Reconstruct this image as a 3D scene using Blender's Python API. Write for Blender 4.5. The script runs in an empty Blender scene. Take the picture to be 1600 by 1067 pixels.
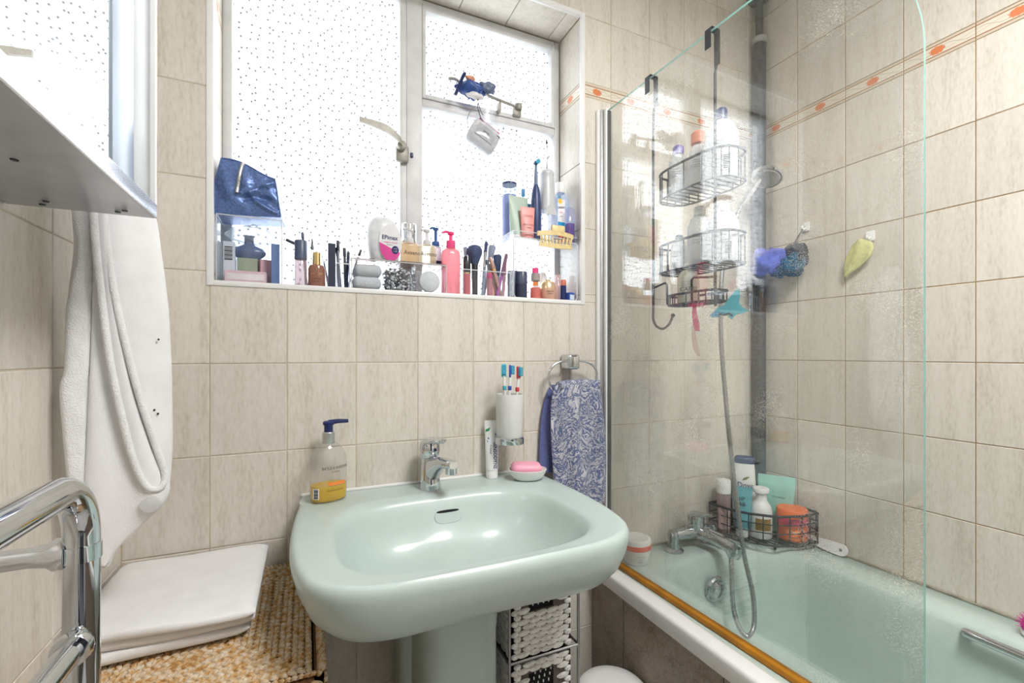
import bpy, bmesh, math, random
from mathutils import Vector, Matrix

# ------------------------------------------------------------------ camera, world, light, exposure
scene = bpy.context.scene
COL = scene.collection
H = 1.15                                   # camera height above the floor
YAW = 0.4218
cam_d = bpy.data.cameras.new('camera'); cam = bpy.data.objects.new('camera', cam_d); COL.objects.link(cam)
cam.location = (0, 0, H); cam.rotation_euler = (math.pi / 2, 0, -YAW)
cam_d.sensor_width = 36; cam_d.lens = 36 * 714.49 / 1600
cam_d.shift_y = (553.32 - 533.5) / 1600
cam_d.clip_start = 0.01
scene.camera = cam

SKY = 6.0
world = bpy.data.worlds.new('overcast_sky'); scene.world = world; world.use_nodes = True
bgn = world.node_tree.nodes['Background']
bgn.inputs[0].default_value = (0.93, 0.97, 1.0, 1); bgn.inputs[1].default_value = SKY
pl = bpy.data.lights.new('window_daylight_portal', 'AREA'); pl.shape = 'RECTANGLE'; pl.size = 0.96; pl.size_y = 0.88
pl.cycles.is_portal = True
po = bpy.data.objects.new('window_daylight_portal', pl); COL.objects.link(po)
po.location = (0.284, 1.36, 1.74); po.rotation_euler = (-math.pi / 2, 0, 0)

vs = scene.view_settings
vs.view_transform = 'Standard'; vs.look = 'None'; vs.gamma = 1.0; vs.use_curve_mapping = False
vs.exposure = 0.08
FILL_W = 30.0  # power of the added fill lamp
cy = scene.cycles
cy.transparent_max_bounces = 24; cy.max_bounces = 10; cy.diffuse_bounces = 5; cy.glossy_bounces = 5; cy.transmission_bounces = 6
cy.caustics_reflective = False; cy.caustics_refractive = False
cy.sample_clamp_indirect = 6.0

D = 1.1702; R = 1.5147; L = -0.3438        # planes of the back, right and left wall
CEIL = 2.44; REAR = -0.80
SILL = 1.309; WX0, WX1, WZ1 = -0.188, 0.756, 2.170; WY = 1.305
RIM = 0.82                                  # basin rim
BATH = 0.528                                # bath rim
rnd = random.Random(7)

# ------------------------------------------------------------------ materials
MATS = {}
def _nodes(name):
    m = bpy.data.materials.new(name); m.use_nodes = True
    nt = m.node_tree; nt.nodes.clear()
    out = nt.nodes.new('ShaderNodeOutputMaterial')
    return m, nt, out
def N(nt, t, **kw):
    n = nt.nodes.new(t)
    for k, v in kw.items(): setattr(n, k, v)
    return n
def ramp(nt, stops):
    n = nt.nodes.new('ShaderNodeValToRGB')
    el = n.color_ramp.elements
    el[0].position, el[0].color = stops[0][0], (*stops[0][1], 1)
    el[1].position, el[1].color = stops[-1][0], (*stops[-1][1], 1)
    for p, c in stops[1:-1]:
        e = el.new(p); e.color = (*c, 1)
    return n
def fresnel(nt, ior=1.45):
    """Schlick reflectance of a thin sheet, the same from both sides"""
    ge = N(nt, 'ShaderNodeNewGeometry'); dt = N(nt, 'ShaderNodeVectorMath', operation='DOT_PRODUCT')
    nt.links.new(ge.outputs['Incoming'], dt.inputs[0]); nt.links.new(ge.outputs['Normal'], dt.inputs[1])
    ab = N(nt, 'ShaderNodeMath', operation='ABSOLUTE'); nt.links.new(dt.outputs['Value'], ab.inputs[0])
    om = N(nt, 'ShaderNodeMath', operation='SUBTRACT'); om.inputs[0].default_value = 1.0; nt.links.new(ab.outputs[0], om.inputs[1])
    pw = N(nt, 'ShaderNodeMath', operation='POWER'); nt.links.new(om.outputs[0], pw.inputs[0]); pw.inputs[1].default_value = 5.0
    f0 = ((ior - 1) / (ior + 1)) ** 2
    ma = N(nt, 'ShaderNodeMath', operation='MULTIPLY_ADD'); nt.links.new(pw.outputs[0], ma.inputs[0]); ma.inputs[1].default_value = 1 - f0; ma.inputs[2].default_value = f0
    return ma
def srgb(r, g, b):
    f = lambda c: (c / 255 / 12.92) if c <= 10 else ((c / 255 + 0.055) / 1.055) ** 2.4
    return (f(r), f(g), f(b))

def mat(name, col, rough=0.5, metal=0.0, var=0.06, scale=30.0, bump=0.0, bscale=200.0, spec=0.5, coat=0.0, trans=0.0, sheen=0.0, stretch=(1, 1, 1)):
    """plain procedural material: the colour broken up by a noise, with optional fine relief"""
    if name in MATS: return MATS[name]
    m, nt, out = _nodes(name)
    tc = N(nt, 'ShaderNodeTexCoord'); mp = N(nt, 'ShaderNodeMapping'); mp.inputs['Scale'].default_value = stretch
    nt.links.new(tc.outputs['Object'], mp.inputs[0])
    nz = N(nt, 'ShaderNodeTexNoise'); nz.inputs['Scale'].default_value = scale; nz.inputs['Detail'].default_value = 4
    nt.links.new(mp.outputs[0], nz.inputs['Vector'])
    lo = tuple(max(0, c * (1 - var)) for c in col); hi = tuple(min(1, c * (1 + var)) for c in col)
    rp = ramp(nt, [(0.3, lo), (0.7, hi)]); nt.links.new(nz.outputs[0], rp.inputs[0])
    b = N(nt, 'ShaderNodeBsdfPrincipled')
    nt.links.new(rp.outputs[0], b.inputs['Base Color'])
    b.inputs['Roughness'].default_value = rough; b.inputs['Metallic'].default_value = metal
    b.inputs['Specular IOR Level'].default_value = spec; b.inputs['Coat Weight'].default_value = coat
    b.inputs['Sheen Weight'].default_value = sheen
    if bump:
        n2 = N(nt, 'ShaderNodeTexNoise'); n2.inputs['Scale'].default_value = bscale; n2.inputs['Detail'].default_value = 3
        nt.links.new(mp.outputs[0], n2.inputs['Vector'])
        bp = N(nt, 'ShaderNodeBump'); bp.inputs['Strength'].default_value = bump; bp.inputs['Distance'].default_value = 0.002
        nt.links.new(n2.outputs[0], bp.inputs['Height']); nt.links.new(bp.outputs[0], b.inputs['Normal'])
    sh = b.outputs[0]
    if trans:                                   # light passing through thin coloured plastic or liquid
        tl = N(nt, 'ShaderNodeBsdfTranslucent'); nt.links.new(rp.outputs[0], tl.inputs[0])
        mx = N(nt, 'ShaderNodeMixShader'); mx.inputs[0].default_value = trans
        nt.links.new(sh, mx.inputs[1]); nt.links.new(tl.outputs[0], mx.inputs[2]); sh = mx.outputs[0]
    nt.links.new(sh, out.inputs[0])
    MATS[name] = m
    return m

def clear(name, tint=(1, 1, 1), ior=1.45, body=0.0, bodycol=(0.9, 0.9, 0.9), rough=0.03, bodytrans=0.5, boost=1.0):
    """thin clear plastic or glass: see-through with a Fresnel reflection, optionally a milky body"""
    if name in MATS: return MATS[name]
    m, nt, out = _nodes(name)
    fr = fresnel(nt, ior)
    tp = N(nt, 'ShaderNodeBsdfTransparent'); tp.inputs[0].default_value = (*tint, 1)
    gl = N(nt, 'ShaderNodeBsdfGlossy'); gl.inputs['Roughness'].default_value = rough
    base = tp.outputs[0]
    if body:
        nz = N(nt, 'ShaderNodeTexNoise'); nz.inputs['Scale'].default_value = 40
        rp = ramp(nt, [(0.3, tuple(c * 0.92 for c in bodycol)), (0.7, bodycol)]); nt.links.new(nz.outputs[0], rp.inputs[0])
        df = N(nt, 'ShaderNodeBsdfDiffuse'); tl = N(nt, 'ShaderNodeBsdfTranslucent')
        nt.links.new(rp.outputs[0], df.inputs[0]); nt.links.new(rp.outputs[0], tl.inputs[0])
        m1 = N(nt, 'ShaderNodeMixShader'); m1.inputs[0].default_value = bodytrans
        nt.links.new(df.outputs[0], m1.inputs[1]); nt.links.new(tl.outputs[0], m1.inputs[2])
        m2 = N(nt, 'ShaderNodeMixShader'); m2.inputs[0].default_value = body
        nt.links.new(base, m2.inputs[1]); nt.links.new(m1.outputs[0], m2.inputs[2]); base = m2.outputs[0]
    mx = N(nt, 'ShaderNodeMixShader')
    nt.links.new(fr.outputs[0], mx.inputs[0]); nt.links.new(base, mx.inputs[1]); nt.links.new(gl.outputs[0], mx.inputs[2])
    nt.links.new(mx.outputs[0], out.inputs[0])
    MATS[name] = m
    return m

def tile_mat(name, c0, c1, c2, vert=True, sat=1.0):
    if name in MATS: return MATS[name]
    m, nt, out = _nodes(name)
    ge = N(nt, 'ShaderNodeNewGeometry'); oi = N(nt, 'ShaderNodeObjectInfo')
    ad = N(nt, 'ShaderNodeVectorMath', operation='MULTIPLY_ADD')
    nt.links.new(oi.outputs['Random'], ad.inputs[0]); ad.inputs[1].default_value = (3, 3, 9); nt.links.new(ge.outputs['Position'], ad.inputs[2])
    mp = N(nt, 'ShaderNodeMapping'); mp.inputs['Scale'].default_value = (1, 1, 0.10 if vert else 1)
    nt.links.new(ad.outputs[0], mp.inputs[0])
    n1 = N(nt, 'ShaderNodeTexNoise'); n1.inputs['Scale'].default_value = 34 if vert else 14; n1.inputs['Detail'].default_value = 7; n1.inputs['Roughness'].default_value = 0.68
    nt.links.new(mp.outputs[0], n1.inputs['Vector'])
    n2 = N(nt, 'ShaderNodeTexNoise'); n2.inputs['Scale'].default_value = 190; n2.inputs['Detail'].default_value = 4
    mp2 = N(nt, 'ShaderNodeMapping'); mp2.inputs['Scale'].default_value = (1, 1, 0.3 if vert else 1); nt.links.new(ad.outputs[0], mp2.inputs[0]); nt.links.new(mp2.outputs[0], n2.inputs['Vector'])
    mixf = N(nt, 'ShaderNodeMath', operation='MULTIPLY_ADD'); nt.links.new(n2.outputs[0], mixf.inputs[0]); mixf.inputs[1].default_value = 0.45
    sc = N(nt, 'ShaderNodeMath', operation='MULTIPLY'); nt.links.new(n1.outputs[0], sc.inputs[0]); sc.inputs[1].default_value = 0.55
    nt.links.new(sc.outputs[0], mixf.inputs[2])
    rp = ramp(nt, [(0.36, c0), (0.47, c1), (0.60, c2)]); nt.links.new(mixf.outputs[0], rp.inputs[0])
    hv = N(nt, 'ShaderNodeHueSaturation'); nt.links.new(rp.outputs[0], hv.inputs['Color'])
    vr = N(nt, 'ShaderNodeMapRange'); vr.inputs['To Min'].default_value = 0.95; vr.inputs['To Max'].default_value = 1.05
    nt.links.new(oi.outputs['Random'], vr.inputs[0]); nt.links.new(vr.outputs[0], hv.inputs['Value'])
    b = N(nt, 'ShaderNodeBsdfPrincipled'); nt.links.new(hv.outputs[0], b.inputs['Base Color'])
    b.inputs['Roughness'].default_value = 0.42; b.inputs['Specular IOR Level'].default_value = 0.35
    bp = N(nt, 'ShaderNodeBump'); bp.inputs['Strength'].default_value = 0.12; bp.inputs['Distance'].default_value = 0.002
    nt.links.new(mixf.outputs[0], bp.inputs['Height']); nt.links.new(bp.outputs[0], b.inputs['Normal'])
    nt.links.new(b.outputs[0], out.inputs[0])
    MATS[name] = m
    return m

T0, T1, T2 = srgb(198, 190, 179), srgb(211, 205, 195), srgb(219, 213, 205)
M_TILE = tile_mat('beige_travertine_tile', T0, T1, T2)
M_PANEL = tile_mat('grey_brown_stone_tile', srgb(120, 108, 98), srgb(146, 134, 122), srgb(164, 152, 140), vert=False)
M_FLOOR = tile_mat('floor_stone_tile', srgb(176, 174, 170), srgb(192, 190, 186), srgb(204, 202, 198), vert=False)
M_GROUT = mat('grout_light', srgb(196, 184, 164), 0.9, var=0.18, scale=14)
M_GROUT_R = mat('grout_stained', srgb(150, 124, 86), 0.9, var=0.3, scale=5)
M_GROUT_D = mat('grout_dark', srgb(70, 62, 56), 0.9, var=0.2)
M_WHITE = mat('white_plastic', (0.82, 0.82, 0.82), 0.35, var=0.02)
M_PAINT = mat('white_paint', (0.80, 0.80, 0.79), 0.5, var=0.03, scale=12)
M_FRAME = mat('window_paint', (0.66, 0.665, 0.67), 0.45, var=0.08, scale=22, bump=0.05, bscale=90)
M_CHROME = mat('chrome', (0.64, 0.66, 0.69), 0.06, 1.0, var=0.05)
M_CHROME_S = mat('spotted_chrome', (0.52, 0.55, 0.57), 0.22, 1.0, var=0.3, scale=260)
M_STEEL = mat('brushed_metal', (0.62, 0.62, 0.63), 0.3, 1.0, var=0.06)
M_BASIN = mat('aqua_ceramic', srgb(182, 197, 193), 0.38, var=0.02, spec=0.5, coat=0.15)
M_BATH = mat('aqua_enamel', srgb(190, 207, 201), 0.34, var=0.03, spec=0.5, coat=0.2)
M_BLACK = mat('black_plastic', (0.012, 0.014, 0.022), 0.35, var=0.1)
M_WIRE = mat('black_wire', (0.030, 0.034, 0.042), 0.4, var=0.3, scale=120)
M_DARK = mat('dark_void', (0.006, 0.006, 0.008), 0.9, var=0.1)
M_NAVY = mat('navy_plastic', srgb(24, 38, 92), 0.35)
M_ACRYL = clear('clear_acrylic', (0.97, 0.985, 1.0), 1.38)
M_INK = mat('black_ink', (0.012, 0.012, 0.014), 0.7)
M_INKB = mat('navy_ink', srgb(26, 36, 96), 0.7)
M_INKW = mat('white_ink', (0.85, 0.85, 0.85), 0.7)
M_GOLD = mat('gold_metal', (0.80, 0.58, 0.26), 0.25, 1.0)

# ------------------------------------------------------------------ mesh helpers
class MB:
    def __init__(s): s.v = []; s.f = []; s.mi = []
    def add(s, vs, fs, m=0, mx=None):
        o = len(s.v)
        s.v += [tuple(mx @ Vector(v)) if mx else tuple(v) for v in vs]
        s.f += [tuple(i + o for i in f) for f in fs]; s.mi += [m] * len(fs)
        return s
    def box(s, x0, x1, y0, y1, z0, z1, m=0, mx=None):
        vs = [(x, y, z) for z in (z0, z1) for y in (y0, y1) for x in (x0, x1)]
        return s.add(vs, [(0, 2, 3, 1), (4, 5, 7, 6), (0, 1, 5, 4), (2, 6, 7, 3), (0, 4, 6, 2), (1, 3, 7, 5)], m, mx)
    def rbox(s, x0, x1, y0, y1, z0, z1, r=0.004, seg=2, m=0, mx=None):
        bm = bmesh.new(); bmesh.ops.create_cube(bm, size=1)
        for v in bm.verts:
            v.co = Vector(((x0 + x1) / 2 + v.co.x * (x1 - x0), (y0 + y1) / 2 + v.co.y * (y1 - y0), (z0 + z1) / 2 + v.co.z * (z1 - z0)))
        r = min(r, 0.49 * min(x1 - x0, y1 - y0, z1 - z0))
        bmesh.ops.bevel(bm, geom=list(bm.edges), offset=r, segments=seg, profile=0.5, affect='EDGES')
        bm.verts.index_update()
        vs = [v.co.copy() for v in bm.verts]; fs = [[v.index for v in f.verts] for f in bm.faces]; bm.free()
        return s.add(vs, fs, m, mx)
    def loft(s, rings, m=0, cap0=True, cap1=True, closed=True, mx=None):
        n = len(rings[0]); vs = [p for r in rings for p in r]; fs = []
        for i in range(len(rings) - 1):
            for j in range(n if closed else n - 1):
                a, b = i * n + j, i * n + (j + 1) % n
                fs.append((a, b, b + n, a + n))
        if cap0: fs.append(tuple(range(n - 1, -1, -1)))
        if cap1: fs.append(tuple(range((len(rings) - 1) * n, len(rings) * n)))
        return s.add(vs, fs, m, mx)
    def lathe(s, prof, n=20, m=0, mx=None, sx=1, sy=1, cap=True):
        rings = [[(r * sx * math.cos(2 * math.pi * k / n), r * sy * math.sin(2 * math.pi * k / n), z) for k in range(n)] for r, z in prof]
        return s.loft(rings, m, cap, cap, True, mx)
    def tube(s, pts, r, n=8, m=0, closed=False, cap=True, mx=None):
        pts = [Vector(p) for p in pts]; k = len(pts); rr = r if isinstance(r, (list, tuple)) else [r] * k
        tg = []
        for i in range(k):
            a = pts[(i - 1) % k] if (closed or i > 0) else pts[0]; b = pts[(i + 1) % k] if (closed or i < k - 1) else pts[-1]
            t = (b - a); tg.append(t.normalized() if t.length > 1e-9 else Vector((0, 0, 1)))
        u = tg[0].orthogonal().normalized(); rings = []
        for i in range(k):
            u = (u - tg[i] * u.dot(tg[i])); u = u.normalized() if u.length > 1e-6 else tg[i].orthogonal().normalized()
            w = tg[i].cross(u)
            rings.append([pts[i] + (u * math.cos(2 * math.pi * q / n) + w * math.sin(2 * math.pi * q / n)) * rr[i] for q in range(n)])
        if closed:
            rings.append(rings[0]); return s.loft(rings, m, False, False, True, mx)
        return s.loft(rings, m, cap, cap, True, mx)
    def prism(s, poly, y0, y1, m=0, mx=None):
        """outline in x,z pulled along y"""
        n = len(poly)
        return s.loft([[(x, y0, z) for x, z in poly], [(x, y1, z) for x, z in poly]], m, True, True, True, mx)
    def build(s, name, mats, parent=None, loc=(0, 0, 0), rz=0.0, smooth=35):
        me = bpy.data.meshes.new(name); me.from_pydata(s.v, [], s.f)
        if not isinstance(mats, (list, tuple)): mats = [mats]
        for x in mats: me.materials.append(x)
        if len(mats) > 1: me.polygons.foreach_set('material_index', s.mi)
        bm = bmesh.new(); bm.from_mesh(me); bmesh.ops.recalc_face_normals(bm, faces=bm.faces); bm.to_mesh(me); bm.free()
        if smooth:
            me.polygons.foreach_set('use_smooth', [True] * len(me.polygons))
            me.set_sharp_from_angle(angle=math.radians(smooth))
        o = bpy.data.objects.new(name, me); COL.objects.link(o)
        o.parent = parent; o.location = loc; o.rotation_euler = (0, 0, rz)
        return o

def thing(name, label, cat, loc=(0, 0, 0), rz=0.0, group=None, rot=None):
    o = bpy.data.objects.new(name, None); COL.objects.link(o)
    o.empty_display_size = 0.02
    o.location = loc; o.rotation_euler = rot if rot else (0, 0, rz)
    o['label'] = label; o['category'] = cat
    if group: o['group'] = group
    return o
def tag(o, label, cat, group=None):
    o['label'] = label; o['category'] = cat
    if group: o['group'] = group
    return o
def struct(o): o['kind'] = 'structure'; return o
def part(name, prof, m, parent, n=24, sx=1, sy=1, loc=(0, 0, 0), smooth=35):
    return MB().lathe(prof, n, sx=sx, sy=sy).build(name, m, parent, loc, smooth=smooth)
def se_ring(z, a, b, p=2.0, n=28, cx=0, cy=0, ph=0.0):
    out = []
    for k in range(n):
        t = 2 * math.pi * k / n + ph; c, s = math.cos(t), math.sin(t)
        out.append((cx + a * math.copysign(abs(c) ** (2 / p), c), cy + b * math.copysign(abs(s) ** (2 / p), s), z))
    return out
def spline(pts, n=8):
    """Catmull-Rom through the points"""
    P = [Vector(p) for p in pts]; P = [P[0] * 2 - P[1]] + P + [P[-1] * 2 - P[-2]]; out = []
    for i in range(1, len(P) - 2):
        for k in range(n):
            t = k / n; a, b, c, d = P[i - 1], P[i], P[i + 1], P[i + 2]
            out.append(0.5 * ((2 * b) + (c - a) * t + (2 * a - 5 * b + 4 * c - d) * t * t + (3 * b - a - 3 * c + d) * t ** 3))
    out.append(P[-2]); return out
def text(parent, s, size, m, fn, name='lettering', align='CENTER', sx=1.0, bold=0.0):
    """flat lettering laid on a surface: fn(x, y) gives the point of the surface"""
    cu = bpy.data.curves.new('t', 'FONT'); cu.body = s; cu.size = size; cu.align_x = align; cu.resolution_u = 2; cu.offset = bold
    o = bpy.data.objects.new('t', cu); COL.objects.link(o)
    dg = bpy.context.evaluated_depsgraph_get()
    me = bpy.data.meshes.new_from_object(o.evaluated_get(dg)); bpy.data.objects.remove(o); bpy.data.curves.remove(cu)
    me.name = name
    for v in me.vertices: v.co = Vector(fn(v.co.x * sx, v.co.y))
    me.materials.clear(); me.materials.append(m)
    q = bpy.data.objects.new(name, me); COL.objects.link(q); q.parent = parent
    return q
def flat(y, x0=0.0, z0=0.0, rot=0.0):
    c, s = math.cos(rot), math.sin(rot)
    return lambda x, z: (x0 + x * c - z * s, y, z0 + x * s + z * c)
def cyl(r, z0, a0, ry=None):
    """on an upright cylinder, centred on direction a0"""
    ry = ry or r
    return lambda x, z: ((r + 0.0004) * math.cos(a0 + x / r), (ry + 0.0004) * math.sin(a0 + x / r), z0 + z)
def face_cam(x, y): return math.atan2(-y, -x)
def patch(parent, name, m, r, a0, aw, z0, z1, n=10, ry=None, off=0.0003):
    """printed label wrapped on part of a cylinder"""
    ry = ry or r; b = MB()
    rows = [[((r + off) * math.cos(a0 - aw / 2 + aw * k / n), (ry + off) * math.sin(a0 - aw / 2 + aw * k / n), z) for k in range(n + 1)] for z in (z0, z1)]
    b.loft(rows, 0, False, False, False)
    return b.build(name, m, parent)

# ------------------------------------------------------------------ room shell
def tile_mesh(w, h, cache={}):
    k = (round(w, 4), round(h, 4))
    if k in cache: return cache[k]
    g = 0.0009; c = 0.0013; t = 0.005
    a, b = w / 2 - g, h / 2 - g
    vs = [(-a, t, -b), (a, t, -b), (a, t, b), (-a, t, b), (-a, c, -b), (a, c, -b), (a, c, b), (-a, c, b),
          (-a + c, 0, -b + c), (a - c, 0, -b + c), (a - c, 0, b - c), (-a + c, 0, b - c)]
    fs = [(0, 1, 5, 4), (1, 2, 6, 5), (2, 3, 7, 6), (3, 0, 4, 7), (4, 5, 9, 8), (5, 6, 10, 9), (6, 7, 11, 10), (7, 4, 8, 11), (8, 9, 10, 11)]
    me = bpy.data.meshes.new('tile'); me.from_pydata(vs, [], fs); me.update(); cache[k] = me
    return me
BORDER_MESH = {}
def put_tile(parent, u0, u1, z0, z1, frame, m, name='tile'):
    """frame(u, z) -> point, rotation"""
    if u1 - u0 < 0.006 or z1 - z0 < 0.006: return
    me = tile_mesh(u1 - u0, z1 - z0)
    if (me.name, m.name) not in BORDER_MESH:
        q = me.copy(); q.materials.append(m); BORDER_MESH[(me.name, m.name)] = q
    o = bpy.data.objects.new(name, BORDER_MESH[(me.name, m.name)]); COL.objects.link(o)
    loc, rot = frame((u0 + u1) / 2, (z0 + z1) / 2)
    o.location = loc; o.rotation_euler = rot; o.parent = parent
def minus(r, h):
    """rectangle r minus rectangle h"""
    a0, a1, b0, b1 = r; c0, c1, d0, d1 = h
    if a1 <= c0 or a0 >= c1 or b1 <= d0 or b0 >= d1: return [r]
    out = []
    if b0 < d0: out.append((a0, a1, b0, d0))
    if b1 > d1: out.append((a0, a1, d1, b1))
    m0, m1 = max(b0, d0), min(b1, d1)
    if a0 < c0: out.append((a0, c0, m0, m1))
    if a1 > c1: out.append((c1, a1, m0, m1))
    return out

# border tile: two brown lines, a thin vine and an orange flower printed on it
def border_mat():
    m, nt, out = _nodes('border_tile')
    tc = N(nt, 'ShaderNodeTexCoord'); sp = N(nt, 'ShaderNodeSeparateXYZ'); nt.links.new(tc.outputs['Object'], sp.inputs[0])
    def mth(op, a, b=None, c=None):
        n = N(nt, 'ShaderNodeMath', operation=op)
        for i, x in enumerate((a, b, c)):
            if x is None: continue
            if isinstance(x, (int, float)): n.inputs[i].default_value = x
            else: nt.links.new(x, n.inputs[i])
        return n.outputs[0]
    X, Z = sp.outputs['X'], sp.outputs['Z']
    az = mth('ABSOLUTE', Z)
    l1 = mth('LESS_THAN', mth('ABSOLUTE', mth('SUBTRACT', az, 0.0135)), 0.0016)
    l2 = mth('LESS_THAN', mth('ABSOLUTE', mth('SUBTRACT', az, 0.0175)), 0.0005)
    nz = N(nt, 'ShaderNodeTexNoise'); nz.inputs['Scale'].default_value = 260; nt.links.new(tc.outputs['Object'], nz.inputs['Vector'])
    ex = mth('POWER', mth('DIVIDE', X, 0.0160), 2.0); ez = mth('POWER', mth('DIVIDE', Z, 0.0098), 2.0)
    fl = mth('LESS_THAN', mth('ADD', mth('ADD', ex, ez), mth('MULTIPLY', mth('SUBTRACT', nz.outputs[0], 0.5), 2.2)), 1.0)
    wv = mth('ABSOLUTE', mth('SUBTRACT', Z, mth('MULTIPLY', mth('SINE', mth('MULTIPLY', X, 75.0)), 0.0065)))
    vine = mth('MULTIPLY', mth('LESS_THAN', wv, 0.0007), 0.5)
    wv2 = mth('ABSOLUTE', mth('ADD', Z, mth('MULTIPLY', mth('SINE', mth('MULTIPLY', X, 62.0)), 0.0045)))
    vine2 = mth('MULTIPLY', mth('LESS_THAN', wv2, 0.0005), 0.35)
    base = N(nt, 'ShaderNodeRGB'); base.outputs[0].default_value = (*srgb(220, 212, 198), 1)
    def over(c, f, col):
        mx = N(nt, 'ShaderNodeMix', data_type='RGBA'); nt.links.new(f, mx.inputs[0]); nt.links.new(c, mx.inputs[6]); mx.inputs[7].default_value = (*col, 1)
        return mx.outputs[2]
    c = over(base.outputs[0], vine, srgb(120, 100, 78)); c = over(c, vine2, srgb(120, 100, 78))
    c = over(c, l1, srgb(158, 118, 82)); c = over(c, l2, srgb(170, 140, 108)); c = over(c, fl, srgb(212, 128, 84))
    b = N(nt, 'ShaderNodeBsdfPrincipled'); nt.links.new(c, b.inputs['Base Color']); b.inputs['Roughness'].default_value = 0.35
    nt.links.new(b.outputs[0], out.inputs[0]); return m
M_BORDER = border_mat()

ZL = [0.0, 0.129, 0.329, 0.529, 0.729, 0.929, 1.129, 1.329, 1.529, 1.729, 1.929, 1.9727, 2.1727, 2.3727, CEIL]
WT = 0.15066
def tile_wall(parent, cols, frame, hole=None, zmin=0.0, zs=ZL):
    for i in range(len(cols) - 1):
        for j in range(len(zs) - 1):
            if zs[j + 1] <= zmin: continue
            r = (cols[i], cols[i + 1], max(zs[j], zmin), zs[j + 1])
            bd = abs(zs[j] - 1.929) < 1e-6
            for q in (minus(r, hole) if hole else [r]):
                put_tile(parent, *q, frame, M_BORDER if bd else M_TILE, 'border_tile' if bd else 'tile')

G = 0.0012                                                     # depth of the joints behind the tile faces
b = MB()
hx0, hx1, hz0, hz1 = WX0 - 0.005, WX1 + 0.005, SILL - 0.005, WZ1 + 0.005
b.box(L - 0.1, hx0, D + G, D + 0.20, 0, CEIL); b.box(hx1, R + 0.1, D + G, D + 0.20, 0, CEIL)
b.box(hx0, hx1, D + G, D + 0.20, 0, hz0); b.box(hx0, hx1, D + G, D + 0.20, hz1, CEIL)
wall_back = struct(b.build('wall_back', M_GROUT, smooth=0))
x0b = 0.2597
cols = [L] + [x0b + k * WT for k in range(-4, 9) if L < x0b + k * WT < R] + [R]
if cols[1] - cols[0] < 0.01: cols.pop(1)
tile_wall(wall_back, cols, lambda u, z: ((u, D, z), (0, 0, 0)), (WX0 - 0.003, WX1 + 0.003, SILL - 0.003, WZ1 + 0.003))
# reveals of the window recess
zr = [SILL] + [z for z in ZL if SILL < z < WZ1] + [WZ1]
for s_, X_ in ((1, WX1), (-1, WX0)):
    for j in range(len(zr) - 1):
        bd = abs(zr[j] - 1.929) < 1e-6
        put_tile(wall_back, D + 0.001, WY - 0.001, zr[j], zr[j + 1],
                 (lambda u, z, X_=X_, s_=s_: ((X_, u, z), (0, 0, -s_ * math.pi / 2))), M_BORDER if bd else M_TILE, 'border_tile' if bd else 'tile')
xc = [WX0] + [x0b + k * WT for k in range(-4, 6) if WX0 < x0b + k * WT < WX1] + [WX1]
for i in range(len(xc) - 1):
    put_tile(wall_back, xc[i], xc[i + 1], D + 0.001, WY - 0.001, lambda u, z: ((u, z, WZ1), (math.pi / 2, 0, 0)), M_TILE)
    put_tile(wall_back, xc[i], xc[i + 1], D + 0.001, WY - 0.001, lambda u, z: ((u, z, SILL), (-math.pi / 2, 0, 0)), M_TILE)

wall_right = struct(MB().box(R + G, R + 0.1, REAR, D + G, 0, CEIL).build('wall_right', M_GROUT_R, smooth=0))
y0r = 1.0169
ycols = [-D] + [-(y0r - k * WT) for k in range(0, 10)]         # u = -y runs toward the camera
tile_wall(wall_right, ycols, lambda u, z: ((R, -u, z), (0, 0, -math.pi / 2)), None, 0.47)
wall_left = struct(MB().box(L - 0.1, L - G, REAR, D + G, 0, CEIL).build('wall_left', M_GROUT, smooth=0))
ycl = [0.8975 + k * WT for k in range(-6, 2)] + [D]
tile_wall(wall_left, ycl, lambda u, z: ((L, u, z), (0, 0, math.pi / 2)), None, 0.0)
b = MB(); b.box(L - 0.1, -0.05, REAR - 0.1, REAR, 0, CEIL); b.box(0.68, R + 0.1, REAR - 0.1, REAR, 0, CEIL); b.box(-0.05, 0.68, REAR - 0.1, REAR, 1.98, CEIL)
struct(b.build('wall_rear', M_PAINT, smooth=0))
b = MB(); b.box(-0.15, -0.05, REAR - 1.3, REAR - 0.1, -0.1, 2.1); b.box(0.68, 0.78, REAR - 1.3, REAR - 0.1, -0.1, 2.1); b.box(-0.15, 0.78, REAR - 1.4, REAR - 1.3, -0.1, 2.1); b.box(-0.15, 0.78, REAR - 1.4, REAR - 0.1, -0.1, -0.001); b.box(-0.15, 0.78, REAR - 1.4, REAR - 0.1, 1.98, 2.1)
struct(b.build('wall_hall', mat('hall_paint', (0.20, 0.20, 0.23), 0.7), smooth=0))
struct(MB().box(L - 0.1, R + 0.1, REAR - 0.1, D + 0.2, CEIL, CEIL + 0.08).build('ceiling', M_PAINT, smooth=0))
floor = struct(MB().box(L - 0.1, R + 0.1, REAR - 0.1, D + 0.2, -0.1, -G).build('floor', M_GROUT_D, smooth=0))
for i in range(4):
    for j in range(6):
        xa, ya = L + i * 0.30, D - (j + 1) * 0.30
        put_tile(floor, xa, min(xa + 0.30, 0.78), ya, ya + 0.30, lambda u, z: ((u, z, 0), (-math.pi / 2, 0, 0)), M_FLOOR)
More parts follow.
